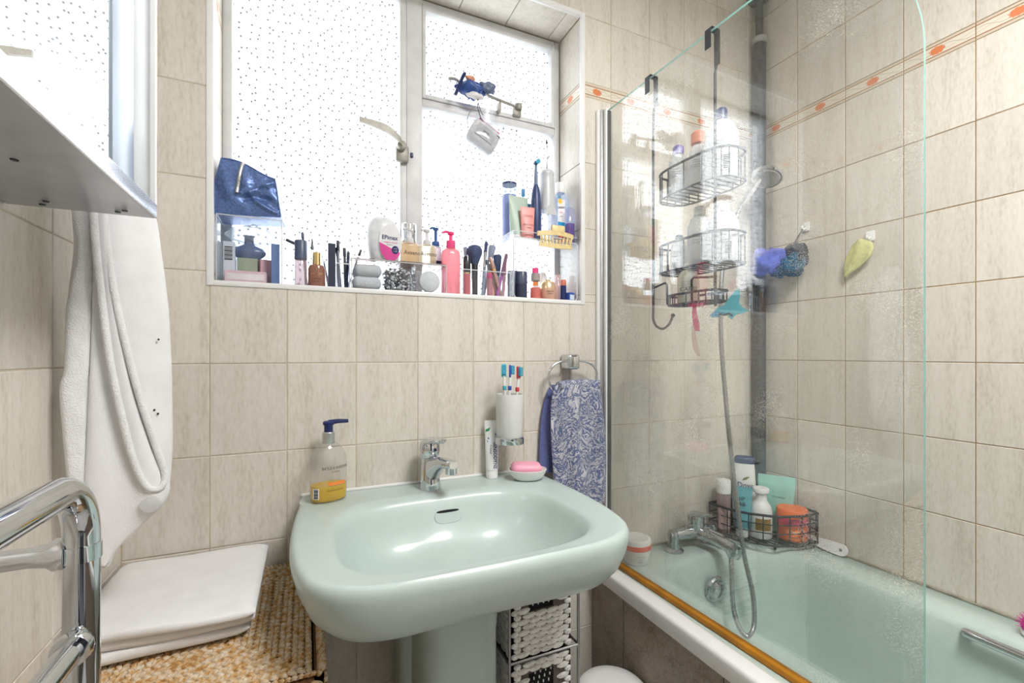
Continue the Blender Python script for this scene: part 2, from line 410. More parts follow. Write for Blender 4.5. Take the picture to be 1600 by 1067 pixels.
# door behind the camera, swung open into the hall
dr = struct(MB().rbox(-0.045, -0.010, REAR - 0.80, REAR - 0.09, 0.005, 1.975, 0.004).build('door_1', M_PAINT))
MB().tube([(-0.010, REAR - 0.75, 1.0), (0.03, REAR - 0.75, 1.0), (0.032, REAR - 0.64, 1.0)], 0.009).build('door_handle', M_STEEL, dr)
b = MB(); b.rbox(-0.12, -0.05, REAR, REAR + 0.03, 0, 2.05, 0.004); b.rbox(0.68, 0.75, REAR, REAR + 0.03, 0, 2.05, 0.004); b.rbox(-0.05, 0.68, REAR, REAR + 0.03, 1.98, 2.05, 0.004)
struct(b.build('trim_1', M_PAINT))

# white edging trim round the window recess
b = MB(); tw = 0.010
b.rbox(WX0 - tw, WX0 + 0.004, D - 0.003, D + 0.008, SILL - tw, WZ1 + tw, 0.002)
b.rbox(WX1 - 0.004, WX1 + tw, D - 0.003, D + 0.008, SILL - tw, WZ1 + tw, 0.002)
b.rbox(WX0 + 0.0035, WX1 - 0.0035, D - 0.003, D + 0.008, WZ1 - 0.004, WZ1 + tw, 0.002)
b.rbox(WX0 + 0.0035, WX1 - 0.0035, D - 0.003, D + 0.008, SILL - tw, SILL + 0.002, 0.002)
struct(b.build('trim_2', M_WHITE))

# ------------------------------------------------------------------ window
def pane_mat():
    """obscured glass: a scatter of small raised drops on a slightly misty pane"""
    m, nt, out = _nodes('obscured_glass')
    tc = N(nt, 'ShaderNodeTexCoord'); sx_ = N(nt, 'ShaderNodeSeparateXYZ'); mp = N(nt, 'ShaderNodeCombineXYZ')
    nt.links.new(tc.outputs['Object'], sx_.inputs[0]); nt.links.new(sx_.outputs['X'], mp.inputs['X']); nt.links.new(sx_.outputs['Z'], mp.inputs['Y'])
    vo = N(nt, 'ShaderNodeTexVoronoi', voronoi_dimensions='2D'); vo.inputs['Scale'].default_value = 50; vo.inputs['Randomness'].default_value = 0.72
    nt.links.new(mp.outputs[0], vo.inputs['Vector'])
    lt = N(nt, 'ShaderNodeMapRange'); lt.inputs['From Min'].default_value = 0.10; lt.inputs['From Max'].default_value = 0.17; lt.inputs['To Min'].default_value = 1; lt.inputs['To Max'].default_value = 0
    nt.links.new(vo.outputs['Distance'], lt.inputs[0])
    nz = N(nt, 'ShaderNodeTexNoise'); nz.inputs['Scale'].default_value = 3.2; nz.inputs['Detail'].default_value = 2; nt.links.new(tc.outputs['Object'], nz.inputs['Vector'])
    fog = N(nt, 'ShaderNodeMapRange'); fog.inputs['From Min'].default_value = 0.40; fog.inputs['From Max'].default_value = 0.66; fog.inputs['To Min'].default_value = 0.25; fog.inputs['To Max'].default_value = 0.50
    nt.links.new(nz.outputs[0], fog.inputs[0])
    tp = N(nt, 'ShaderNodeBsdfTransparent'); tl = N(nt, 'ShaderNodeBsdfTranslucent'); tl.inputs[0].default_value = (0.50, 0.50, 0.50, 1)
    m1 = N(nt, 'ShaderNodeMixShader'); nt.links.new(fog.outputs[0], m1.inputs[0]); nt.links.new(tp.outputs[0], m1.inputs[1]); nt.links.new(tl.outputs[0], m1.inputs[2])
    dt = N(nt, 'ShaderNodeBsdfTranslucent'); dt.inputs[0].default_value = (0.10, 0.105, 0.11, 1)
    m2 = N(nt, 'ShaderNodeMixShader'); nt.links.new(lt.outputs[0], m2.inputs[0]); nt.links.new(m1.outputs[0], m2.inputs[1]); nt.links.new(dt.outputs[0], m2.inputs[2])
    fr = fresnel(nt, 1.45); gl = N(nt, 'ShaderNodeBsdfGlossy'); gl.inputs['Roughness'].default_value = 0.15
    m3 = N(nt, 'ShaderNodeMixShader'); nt.links.new(fr.outputs[0], m3.inputs[0]); nt.links.new(m2.outputs[0], m3.inputs[1]); nt.links.new(gl.outputs[0], m3.inputs[2])
    nt.links.new(m3.outputs[0], out.inputs[0]); return m
M_PANE = pane_mat()
win = bpy.data.objects.new('window_1', None); COL.objects.link(win); struct(win); win.location = (0, WY, 0)
b = MB(); F = 0.020
b.rbox(WX0, WX0 + 0.021, 0, 0.05, SILL, WZ1, 0.003); b.rbox(WX1 - 0.018, WX1, 0, 0.05, SILL, WZ1, 0.003)
b.rbox(WX0 + 0.0205, WX1 - 0.0175, 0.0005, 0.05, SILL + 0.0003, SILL + 0.022, 0.003); b.rbox(WX0 + 0.0205, WX1 - 0.0175, 0.0005, 0.05, WZ1 - 0.014, WZ1 - 0.0003, 0.003)
b.build('window_frame', M_FRAME, win)
MB().rbox(0.258, 0.303, -0.002, 0.05, SILL, WZ1, 0.003).build('mullion', M_FRAME, win)
MB().rbox(0.240, 0.259, 0.001, 0.03, SILL + 0.022, WZ1 - 0.014, 0.003).build('casement_edge', M_FRAME, win)
MB().rbox(0.303, WX1 - 0.018, 0.000, 0.05, 1.864, 1.886, 0.003).build('transom', M_FRAME, win)
b = MB()
b.rbox(0.303, 0.313, -0.004, 0.03, 1.886, WZ1 - 0.014, 0.002); b.rbox(WX1 - 0.032, WX1 - 0.018, -0.004, 0.03, 1.886, WZ1 - 0.014, 0.002)
b.rbox(0.3125, WX1 - 0.0315, -0.0035, 0.03, 1.8865, 1.899, 0.002); b.rbox(0.3125, WX1 - 0.0315, -0.0035, 0.03, WZ1 - 0.032, WZ1 - 0.0145, 0.002)
b.build('fanlight_sash', M_FRAME, win)
for xa, xb, za, zb in ((WX0 + 0.019, 0.242, SILL + 0.02, WZ1 - 0.012), (0.302, WX1 - 0.016, SILL + 0.02, 1.866), (0.311, WX1 - 0.030, 1.897, WZ1 - 0.030)):
    MB().box(xa, xb, 0.020, 0.024, za, zb).build('pane', M_PANE, win, smooth=0)
# casement handle: cast lever on a rose
M_HAND = mat('worn_cast_metal', srgb(150, 147, 138), 0.45, 0.2, var=0.15, scale=60)
b = MB(); b.rbox(0.226, 0.262, -0.016, 0.002, 1.688, 1.735, 0.006); b.lathe([(0.001, 0), (0.013, 0), (0.012, 0.018), (0.001, 0.022)], 14, mx=Matrix.Translation((0.240, -0.012, 1.728)) @ Matrix.Rotation(math.pi / 2, 4, 'X'))
b.build('handle_rose', M_HAND, win)
b = MB(); P = spline([(0.240, -0.032, 1.728), (0.228, -0.036, 1.742), (0.200, -0.040, 1.757), (0.165, -0.042, 1.764), (0.126, -0.044, 1.767)], 6)
rings = []
for i, p in enumerate(P):
    t = i / (len(P) - 1); w = 0.005 + 0.004 * math.sin(math.pi * min(1, t * 1.1)) + 0.002 * t
    rings.append([(p.x + q[0] * 0.4, p.y + q[1], p.z + q[2]) for q in [(0, -0.004, -w), (0, 0.004, -w), (0, 0.004, w), (0, -0.004, w)]])
b.loft(rings); b.build('handle', M_HAND, win)
MB().rbox(0.268, 0.276, -0.006, 0.0, 1.708, 1.722, 0.002).build('handle_keep', M_NAVY, win)
# fanlight stay
b = MB(); b.tube(spline([(0.372, -0.030, 1.943), (0.392, -0.030, 1.946), (0.42, -0.028, 1.937), (0.50, -0.024, 1.925), (0.585, -0.018, 1.917)], 5), 0.0045, 8)
b.build('stay_arm', M_HAND, win)
b = MB(); b.lathe([(0.002, -0.010), (0.011, -0.008), (0.013, 0.0), (0.011, 0.008), (0.002, 0.010)], 12, mx=Matrix.Translation((0.600, -0.016, 1.918))); b.rbox(0.585, 0.612, -0.016, 0.002, 1.892, 1.918, 0.003)
b.rbox(0.532, 0.540, -0.024, 0.0, 1.888, 1.918, 0.002); b.build('stay_bracket', M_HAND, win)

# ------------------------------------------------------------------ unseen ceiling lamp added behind the camera as fill light
lp = thing('fill_lamp', 'added round white fill lamp on the ceiling behind the viewer', 'lamp', (0.70, -0.06, CEIL))
part('fill_lamp_base', [(0.001, 0), (0.31, 0), (0.31, -0.03), (0.001, -0.031)], M_WHITE, lp, 32)
em = bpy.data.materials.new('fill_lamp_glow'); em.use_nodes = True
eb = em.node_tree.nodes['Principled BSDF']; eb.inputs['Emission Color'].default_value = (1, 0.96, 0.9, 1); eb.inputs['Emission Strength'].default_value = 3.0
part('fill_lamp_diffuser', [(0.30, -0.03), (0.28, -0.055), (0.20, -0.075), (0.001, -0.085)], em, lp, 32)
ld = bpy.data.lights.new('fill_light', 'AREA'); ld.shape = 'DISK'; ld.size = 0.60; ld.energy = FILL_W; ld.color = (1, 0.985, 0.965)
lo = bpy.data.objects.new('fill_light', ld); COL.objects.link(lo); lo.parent = lp; lo.location = (0, 0, -0.095)
# ------------------------------------------------------------------ basin and pedestal
def polar(poly, c, n):
    """distance from c to the closed outline poly in n directions"""
    out = []
    for k in range(n):
        a = 2 * math.pi * k / n; dx, dy = math.cos(a), math.sin(a); best = None
        for i in range(len(poly)):
            x1, y1 = poly[i]; x2, y2 = poly[(i + 1) % len(poly)]
            ex, ey = x2 - x1, y2 - y1; den = dx * ey - dy * ex
            if abs(den) < 1e-12: continue
            t = ((x1 - c[0]) * ey - (y1 - c[1]) * ex) / den; u = ((x1 - c[0]) * dy - (y1 - c[1]) * dx) / den
            if t > 0 and -1e-9 <= u <= 1 + 1e-9 and (best is None or t < best): best = t
        out.append(best)
    return out
BC = (0.288, 0.90)
half = [(0.0, 0.658), (0.12, 0.660), (0.20, 0.666), (0.252, 0.686), (0.286, 0.722), (0.304, 0.775), (0.314, 0.85), (0.316, 0.93), (0.312, 1.03), (0.304, 1.12), (0.298, D - 0.003)]
side = [(p.x, p.y) for p in spline([(x, y, 0) for x, y in half], 5)]
outl = [(BC[0] + x, y) for x, y in side] + [(BC[0] - x, y) for x, y in reversed(side)][:-1]
NB = 120
ro = polar(outl, BC, NB)
bowl = [(p[0], p[1]) for p in se_ring(0, 0.245, 0.176, 3.2, 160, BC[0], 0.876)]
rb = polar(bowl, BC, NB)
def rg(rad, z): return [(BC[0] + r * math.cos(2 * math.pi * k / NB), BC[1] + r * math.sin(2 * math.pi * k / NB), z(k) if callable(z) else z) for k, r in enumerate(rad)]
def inset(rad, d, back=0.0):
    out = []
    for k, r in enumerate(rad):
        s_ = math.sin(2 * math.pi * k / NB)
        out.append(max(0.05, r - (d if s_ < 0.55 else d * back)))
    return out
mixr = lambda t: [a * (1 - t) + c_ * t for a, c_ in zip(rb, ro)]
basin = thing('wash_basin', 'pale aqua ceramic pedestal wash basin below the window', 'basin', (0, 0, 0))
rings = []
for d_, z_ in ((0.150, 0.690), (0.110, 0.697), (0.072, 0.708), (0.040, 0.724), (0.018, 0.746), (0.006, 0.774), (0.0, 0.798), (0.0, 0.808), (0.003, 0.8155), (0.009, 0.820)):
    rings.append(rg(inset(ro, d_, 0.0), z_))
def ledge(k):                                    # the ledge at the back stands a little higher
    s_ = math.sin(2 * math.pi * k / NB); return 0.8135 + 0.0065 * max(0.0, min(1.0, (s_ - 0.35) / 0.3))
rings.append(rg(mixr(0.75), lambda k: 0.8185 if math.sin(2 * math.pi * k / NB) < 0.35 else 0.820))
rings.append(rg(mixr(0.22), lambda k: ledge(k) + 0.001))
rings.append(rg(mixr(0.05), lambda k: ledge(k) - 0.001))
for d_, z_ in ((0.004, 0.806), (0.012, 0.790), (0.024, 0.764), (0.042, 0.735), (0.068, 0.712), (0.10, 0.700)):
    rings.append(rg(inset(rb, d_, 1.0), z_))
rings.append(rg([0.02] * NB, 0.694))
b = MB(); b.loft(rings, 0, True, True); b.build('bowl', M_BASIN, basin, smooth=60)
# overflow opening in the rear of the bowl
b = MB(); b.loft([[(x, y, z) for x, y, z in se_ring(0, 0.034, 0.017, 2.6, 28)], [(x * 0.93, y * 0.9, z + 0.004) for x, y, z in se_ring(0, 0.034, 0.017, 2.6, 28)]], 0, False, True)
ov = b.build('overflow_rim', M_BASIN, basin, (0.300, 1.0340, 0.772)); ov.rotation_euler = (math.radians(66), 0, 0)
b = MB(); b.loft([se_ring(0.0045, 0.027, 0.0030, 2.5, 20), se_ring(0.0052, 0.026, 0.0026, 2.5, 20)])
sl = b.build('overflow_slot', M_DARK, ov, (0, 0.0115, 0))
part('waste', [(0.001, 0), (0.032, 0), (0.034, 0.002), (0.028, 0.004), (0.012, 0.002), (0.001, 0.002)], M_CHROME, basin, 24, loc=(0.288, 0.90, 0.6945))
# pedestal: a rounded front with a flatter flange behind
b = MB(); R1, R2 = [], []
for z_, a, fb in ((0.0, 0.112, 0.115), (0.03, 0.108, 0.11), (0.06, 0.100, 0.10), (0.30, 0.090, 0.088), (0.55, 0.089, 0.088), (0.655, 0.096, 0.098), (0.689, 0.104, 0.11)):
    R1.append(se_ring(z_, a, fb, 3.0, 36, 0.298, 0.985)); R2.append(se_ring(z_, a + 0.014, 0.055, 6.0, 36, 0.288, 1.055))
b.loft(R1).build('pedestal', M_BASIN, basin, smooth=50)
MB().loft(R2).build('pedestal_flange', M_BASIN, basin, smooth=50)
# sealant along the wall
struct(MB().rbox(-0.012, 0.590, D - 0.007, D - 0.0005, 0.8195, 0.827, 0.003).build('trim_3', M_WHITE))

# basin tap
tap = thing('basin_mixer_tap', 'chrome single lever mixer tap on the back of the aqua basin', 'tap', (0.277, 1.106, RIM), 0.30)
b = MB(); rr = []
for z_, a, bb, cy_ in ((0.0, 0.0245, 0.0250, 0), (0.004, 0.0245, 0.0250, 0), (0.02, 0.0235, 0.0235, 0.001), (0.05, 0.0215, 0.0215, 0.003), (0.066, 0.0195, 0.0195, 0.004), (0.076, 0.0180, 0.0180, 0.004)):
    rr.append(se_ring(z_, a, bb, 2.2, 28, 0, cy_))
b.loft(rr).build('body', M_CHROME, tap, smooth=50)
b = MB(); rr = []
for y_, z_, a, c_ in ((0.004, 0.040, 0.019, 0.030), (-0.018, 0.055, 0.0185, 0.024), (-0.040, 0.068, 0.0175, 0.016), (-0.065, 0.074, 0.0165, 0.0115), (-0.090, 0.0755, 0.016, 0.0095), (-0.102, 0.075, 0.012, 0.007)):
    rr.append([(x, y_ + yy_ * 0.35, z_ + yy_) for x, yy_, _ in se_ring(0, a, c_, 2.4, 22)])
b.loft(rr)
b.lathe([(0.0135, 0.0), (0.0135, -0.016), (0.010, -0.017), (0.010, -0.013), (0.001, -0.013)], 18, mx=Matrix.Translation((0, -0.090, 0.070)))
b.build('spout', M_CHROME, tap, smooth=50)
b = MB(); b.lathe([(0.0165, 0.074), (0.0235, 0.082), (0.0255, 0.094), (0.0250, 0.106), (0.021, 0.117), (0.012, 0.124), (0.001, 0.126)], 26, mx=Matrix.Translation((0, 0.004, 0)))
lv = [se_ring(0, 0.0215 - 0.0035 * t, 0.0075 - 0.004 * t, 2.2, 20) for t in (0, 0.35, 0.7, 0.92, 1.0)]
rings = []
for (y_, z_, k) in ((0.012, 0.110, 1.0), (-0.010, 0.117, 1.0), (-0.030, 0.122, 0.92), (-0.046, 0.1235, 0.75), (-0.054, 0.123, 0.35)):
    rings.append([(x * k, y_, z_ + yy * (0.9 if k > 0.8 else 0.7)) for x, yy, _ in se_ring(0, 0.0225, 0.0075, 2.2, 20)])
b.loft(rings); b.build('lever', M_CHROME, tap, smooth=50)
part('indicator', [(0.001, 0), (0.0045, 0), (0.004, 0.0012), (0.001, 0.0014)], M_NAVY, tap, 12, loc=(0, -0.0212, 0.098)).rotation_euler = (math.pi / 2, 0, 0)

# ------------------------------------------------------------------ bath
bath = thing('bathtub', 'aqua enamel bathtub along the right wall behind the glass screen', 'bathtub', (0, 0, 0))
BX0, BX1, BY0, BY1 = 0.785, R - 0.002, -0.52, D - 0.002
bc = ((BX0 + BX1) / 2 + 0.0, (BY0 + BY1) / 2); NN = 160
def rrect(x0, x1, y0, y1, r, c=bc):
    pl_ = []
    for cx_, cy_, a0 in ((x1 - r, y1 - r, 0), (x0 + r, y1 - r, 90), (x0 + r, y0 + r, 180), (x1 - r, y0 + r, 270)):
        for k in range(13):
            a = math.radians(a0 + 7.5 * k); pl_.append((cx_ + r * math.cos(a), cy_ + r * math.sin(a)))
    rad = polar(pl_, c, NN)
    return [(c[0] + q * math.cos(2 * math.pi * k / NN), c[1] + q * math.sin(2 * math.pi * k / NN)) for k, q in enumerate(rad)]
lv = lambda o, z: [(x, y, z) for x, y in o]
rings = [lv(rrect(BX0, BX1, BY0, BY1, 0.006), BATH - 0.03), lv(rrect(BX0, BX1, BY0, BY1, 0.006), BATH - 0.003), lv(rrect(BX0 + .003, BX1 - .003, BY0 + .003, BY1 - .003, 0.006), BATH),
         lv(rrect(0.850, 1.398, BY0 + 0.11, 1.058, 0.15), BATH + 0.001), lv(rrect(0.858, 1.390, BY0 + 0.118, 1.050, 0.15), BATH - 0.004), lv(rrect(0.866, 1.382, BY0 + 0.126, 1.042, 0.15), BATH - 0.016),
         lv(rrect(0.876, 1.372, BY0 + 0.15, 1.032, 0.15), BATH - 0.08), lv(rrect(0.892, 1.356, BY0 + 0.20, 1.014, 0.15), BATH - 0.20), lv(rrect(0.908, 1.340, BY0 + 0.25, 0.995, 0.15), BATH - 0.31),
         lv(rrect(0.935, 1.313, BY0 + 0.29, 0.965, 0.14), BATH - 0.36), lv(rrect(0.985, 1.263, BY0 + 0.34, 0.915, 0.11), BATH - 0.378), lv(rrect(1.10, 1.15, 0.2, 0.45, 0.02), BATH - 0.384)]
b = MB(); b.loft(rings, 0, False, True); b.build('tub', M_BATH, bath, smooth=50)
# overflow: chrome disc with a domed knob on the end wall
of = MB().lathe([(0.001, 0), (0.040, 0), (0.041, 0.006), (0.037, 0.011), (0.030, 0.012), (0.027, 0.022), (0.018, 0.027), (0.001, 0.028)], 28).build('overflow_cover', M_CHROME_S, bath, (1.142, 1.026, 0.432))
of.rotation_euler = (math.radians(97), 0, 0)
# chrome grab handle on the far side of the tub
b = MB(); hp = [(1.381, 0.530, 0.512), (1.366, 0.522, 0.518), (1.358, 0.50, 0.521), (1.358, 0.28, 0.521), (1.366, 0.26, 0.518), (1.381, 0.25, 0.512)]
b.tube(spline(hp, 5), 0.0105, 12); b.build('grab_handle', M_CHROME, bath)
# side panel of stone tiles and its white top trim
pn = struct(MB().box(0.7915, 0.80, -0.5, D - 0.001, 0, BATH - 0.035).build('wall_bath_panel', M_GROUT_D, smooth=0))
yy = [D - 0.001, 1.018, 0.688, 0.358, 0.028, -0.302, -0.5]
for i in range(6):
    put_tile(pn, yy[i + 1], yy[i], 0.06, BATH - 0.035, lambda u, z: ((0.7905, u, z), (0, 0, -math.pi / 2)), M_PANEL)
    put_tile(pn, yy[i + 1], yy[i], 0.0, 0.06, lambda u, z: ((0.7905, u, z), (0, 0, -math.pi / 2)), M_PANEL)
struct(MB().rbox(0.772, 0.8185, -0.5, D - 0.003, BATH - 0.040, BATH + 0.006, 0.010, 3).build('trim_4', M_WHITE))
# sealant where the bath meets the tiles
b = MB(); b.rbox(R - 0.006, R - 0.0005, -0.5, D - 0.006, BATH, BATH + 0.006, 0.002); b.rbox(0.85, R, D - 0.006, D - 0.0005, BATH, BATH + 0.006, 0.002)
struct(b.build('trim_5', mat('old_sealant', srgb(150, 145, 130), 0.7, var=0.4, scale=25)))

# bath shower mixer with its hose
bt = thing('bath_shower_mixer', 'spotted chrome bath shower mixer on the end ledge of the aqua bathtub', 'tap', (1.09, 1.112, BATH))
for px_ in (-0.030, 0.130):
    part('pillar', [(0.001, 0), (0.031, 0), (0.031, 0.005), (0.020, 0.012), (0.017, 0.03), (0.019, 0.05), (0.015, 0.062), (0.001, 0.064)], M_CHROME_S, bt, 20, loc=(px_, 0, 0))
b = MB(); b.tube([(-0.045, 0, 0.050), (-0.02, -0.002, 0.050), (0.03, -0.004, 0.048), (0.06, -0.004, 0.048), (0.10, -0.004, 0.048), (0.125, 0, 0.050), (0.145, 0, 0.050)], [0.012, 0.017, 0.019, 0.024, 0.019, 0.017, 0.012], 16); b.build('body', M_CHROME_S, bt)
part('cartridge', [(0.001, 0.05), (0.026, 0.05), (0.026, 0.085), (0.027, 0.092), (0.025, 0.104), (0.016, 0.110), (0.001, 0.111)], M_CHROME_S, bt, 22, loc=(0.060, -0.004, 0))
rings = []
for (y_, z_, k) in ((0.010, 0.100, 1.0), (-0.020, 0.106, 1.0), (-0.045, 0.113, 0.8), (-0.062, 0.117, 0.5)):
    rings.append([(0.060 + x * k, y_, z_ + yy_ * k) for x, yy_, _ in se_ring(0, 0.018, 0.008, 2.3, 16)])
MB().loft(rings).build('lever', M_CHROME_S, bt)
b = MB(); q = spline([(0.060, -0.01, 0.047), (0.066, -0.055, 0.047), (0.072, -0.10, 0.043), (0.076, -0.135, 0.036)], 5)
b.tube(q, [0.021 - 0.004 * math.sin(math.pi * i / (len(q) - 1)) for i in range(len(q))], 16)
b.lathe([(0.001, 0.012), (0.020, 0.010), (0.021, -0.012), (0.015, -0.022), (0.001, -0.022)], 20, mx=Matrix.Translation((0.076, -0.135, 0.034))); b.build('spout', M_CHROME_S, bt)
MB().tube([(0.10, -0.01, 0.045), (0.115, -0.055, 0.040), (0.118, -0.060, 0.020)], 0.012, 12).build('hose_outlet', M_CHROME_S, bt)

# shower hose: hangs in a loop into the tub and climbs behind the caddy to the hand shower
hose_pts = [(1.163, 0.985, 0.560), (1.160, 0.980, 0.49), (1.158, 0.972, 0.40), (1.166, 0.960, 0.345), (1.190, 0.950, 0.315), (1.213, 0.946, 0.345), (1.220, 0.955, 0.43), (1.214, 0.978, 0.53), (1.205, 0.99, 0.64), (1.20, 1.01, 0.80), (1.195, 1.03, 1.00), (1.19, 1.045, 1.22), (1.205, 1.052, 1.42), (1.25, 1.05, 1.56), (1.285, 1.05, 1.63)]
hs = spline(hose_pts, 24)
M_HOSE = mat('metal_hose', (0.40, 0.41, 0.42), 0.32, 1.0, var=0.35, scale=300)
sh = thing('hand_shower', 'chrome hand shower head with a long flexible hose above the bathtub', 'shower head', (1.285, 1.05, 1.63))
O = Vector((1.285, 1.05, 1.63))
b = MB(); b.tube([p - O for p in hs], [0.0062 + 0.0010 * (i % 2) for i in range(len(hs))], 10); b.build('hose', M_HOSE, sh)
b = MB(); b.tube([(0, 0, 0), (0.03, -0.003, 0.04), (0.065, -0.006, 0.083), (0.085, -0.008, 0.105)], [0.010, 0.012, 0.0115, 0.012], 14); b.build('handle', M_CHROME, sh)
mxh = Matrix.Translation((0.110, -0.012, 0.112)) @ Matrix.Rotation(math.radians(24), 4, 'Y') @ Matrix.Rotation(math.radians(-8), 4, 'X')
b = MB(); b.lathe([(0.001, 0.022), (0.022, 0.018), (0.044, 0.006), (0.049, 0.0), (0.049, -0.008), (0.045, -0.012), (0.001, -0.012)], 28, mx=mxh); b.build('head', M_CHROME, sh)
b = MB(); b.lathe([(0.001, -0.0122), (0.040, -0.0122), (0.038, -0.015), (0.001, -0.0155)], 28, mx=mxh); b.build('spray_face', mat('grey_rubber', (0.36, 0.37, 0.39), 0.6, var=0.3, scale=200), sh)

# soil pipe in the corner
pp = thing('corner_pipe', 'mottled dark grey vertical pipe in the corner above the bathtub', 'pipe', (1.487, 1.138, 0.0))
M_PIPE = mat('mottled_pipe', (0.040, 0.046, 0.054), 0.45, 0.2, var=0.7, scale=110)
part('pipe', [(0.001, BATH + 0.001), (0.0215, BATH + 0.001), (0.0215, 2.26), (0.018, 2.275), (0.001, 2.276)], M_PIPE, pp, 20)
part('collar', [(0.020, 2.265), (0.025, 2.268), (0.025, 2.285), (0.012, 2.288), (0.012, 2.262)], mat('grey_collar', (0.4, 0.4, 0.4), 0.5), pp, 20)
part('upper_pipe', [(0.001, 2.27), (0.0125, 2.27), (0.0125, CEIL), (0.001, CEIL)], M_PIPE, pp, 16)
part('ceiling_rose', [(0.013, 2.418), (0.030, 2.420), (0.036, 2.428), (0.034, CEIL - 0.001), (0.001, CEIL - 0.001)], M_PIPE, pp, 24)

# ------------------------------------------------------------------ glass bath screen
def screen_mat():
    """clear glass with dried water drops"""
    m, nt, out = _nodes('spotted_glass')
    tc = N(nt, 'ShaderNodeTexCoord')
    vo = N(nt, 'ShaderNodeTexVoronoi'); vo.inputs['Scale'].default_value = 330; nt.links.new(tc.outputs['Object'], vo.inputs['Vector'])
    nz = N(nt, 'ShaderNodeTexNoise'); nz.inputs['Scale'].default_value = 7; nz.inputs['Detail'].default_value = 3; nt.links.new(tc.outputs['Object'], nz.inputs['Vector'])
    rad = N(nt, 'ShaderNodeMapRange'); rad.inputs['From Min'].default_value = 0.42; rad.inputs['From Max'].default_value = 0.68; rad.inputs['To Min'].default_value = 0.03; rad.inputs['To Max'].default_value = 0.42
    nt.links.new(nz.outputs[0], rad.inputs[0])
    lt = N(nt, 'ShaderNodeMath', operation='LESS_THAN'); nt.links.new(vo.outputs['Distance'], lt.inputs[0]); nt.links.new(rad.outputs[0], lt.inputs[1])
    am = N(nt, 'ShaderNodeMath', operation='MULTIPLY_ADD'); nt.links.new(lt.outputs[0], am.inputs[0]); am.inputs[1].default_value = 0.19; am.inputs[2].default_value = 0.008
    tp = N(nt, 'ShaderNodeBsdfTransparent'); tp.inputs[0].default_value = (0.975, 0.985, 0.98, 1)
    dd = N(nt, 'ShaderNodeBsdfDiffuse'); dd.inputs[0].default_value = (0.8, 0.81, 0.80, 1); dl = N(nt, 'ShaderNodeBsdfTranslucent'); dl.inputs[0].default_value = (0.8, 0.81, 0.80, 1)
    df = N(nt, 'ShaderNodeAddShader'); nt.links.new(dd.outputs[0], df.inputs[0]); nt.links.new(dl.outputs[0], df.inputs[1])
    m1 = N(nt, 'ShaderNodeMixShader'); nt.links.new(am.outputs[0], m1.inputs[0]); nt.links.new(tp.outputs[0], m1.inputs[1]); nt.links.new(df.outputs[0], m1.inputs[2])
    fr = fresnel(nt, 1.95)
    gl = N(nt, 'ShaderNodeBsdfGlossy'); gl.inputs['Roughness'].default_value = 0.0
    m2 = N(nt, 'ShaderNodeMixShader'); nt.links.new(fr.outputs[0], m2.inputs[0]); nt.links.new(m1.outputs[0], m2.inputs[1]); nt.links.new(gl.outputs[0], m2.inputs[2])
    nt.links.new(m2.outputs[0], out.inputs[0]); return m
M_SCREEN = screen_mat()
M_GEDGE = mat('green_glass_edge', srgb(150, 205, 195), 0.12, var=0.1, trans=0.4, spec=0.8)
SA = math.atan2(-0.99970, 0.0245)
scr = thing('bath_screen', 'clear glass bath screen with a rounded top corner and dried water drops', 'shower screen', (0.833, 1.150, 0.0), SA)
SL, SB, STp, SR = 0.775, BATH + 0.012, 1.888, 0.27
ol = [(0.0, SB), (SL, SB)] + [(SL - SR + SR * math.cos(math.radians(a)), STp - SR + SR * math.sin(math.radians(a))) for a in range(0, 91, 5)] + [(0.0, STp)]
b = MB(); n = len(ol)
va = [(x, -0.003, z) for x, z in ol] + [(x, 0.003, z) for x, z in ol]
b.add(va, [tuple(range(n)), tuple(range(2 * n - 1, n - 1, -1))], 0)
b.add(va, [(i, (i + 1) % n, n + (i + 1) % n, n + i) for i in range(n)], 1)
b.build('glass_panel', [M_SCREEN, M_GEDGE], scr, smooth=0)
b = MB(); b.rbox(-0.018, 0.010, -0.012, 0.012, BATH + 0.002, 1.893, 0.003); b.build('hinge_profile', M_WHITE, scr)
b = MB(); b.rbox(0.007, 0.013, -0.0065, 0.0065, SB, 1.885, 0.001); b.build('hinge_gasket', mat('grey_gasket', (0.12, 0.12, 0.13), 0.5), scr)
b = MB(); b.rbox(0.0, SL, -0.0135, 0.006, BATH + 0.002, SB + 0.003, 0.002); b.build('bottom_seal', mat('amber_stained_seal', srgb(196, 130, 22), 0.4, var=0.25, scale=14, trans=0.2), scr)
struct(MB().rbox(0.804, 0.838, D - 0.012, D - 0.0005, BATH, 1.893, 0.003).build('trim_6', M_WHITE))
struct(MB().rbox(0.813, 0.820, D - 0.020, D - 0.011, BATH, 1.893, 0.003).build('trim_7', M_STEEL))

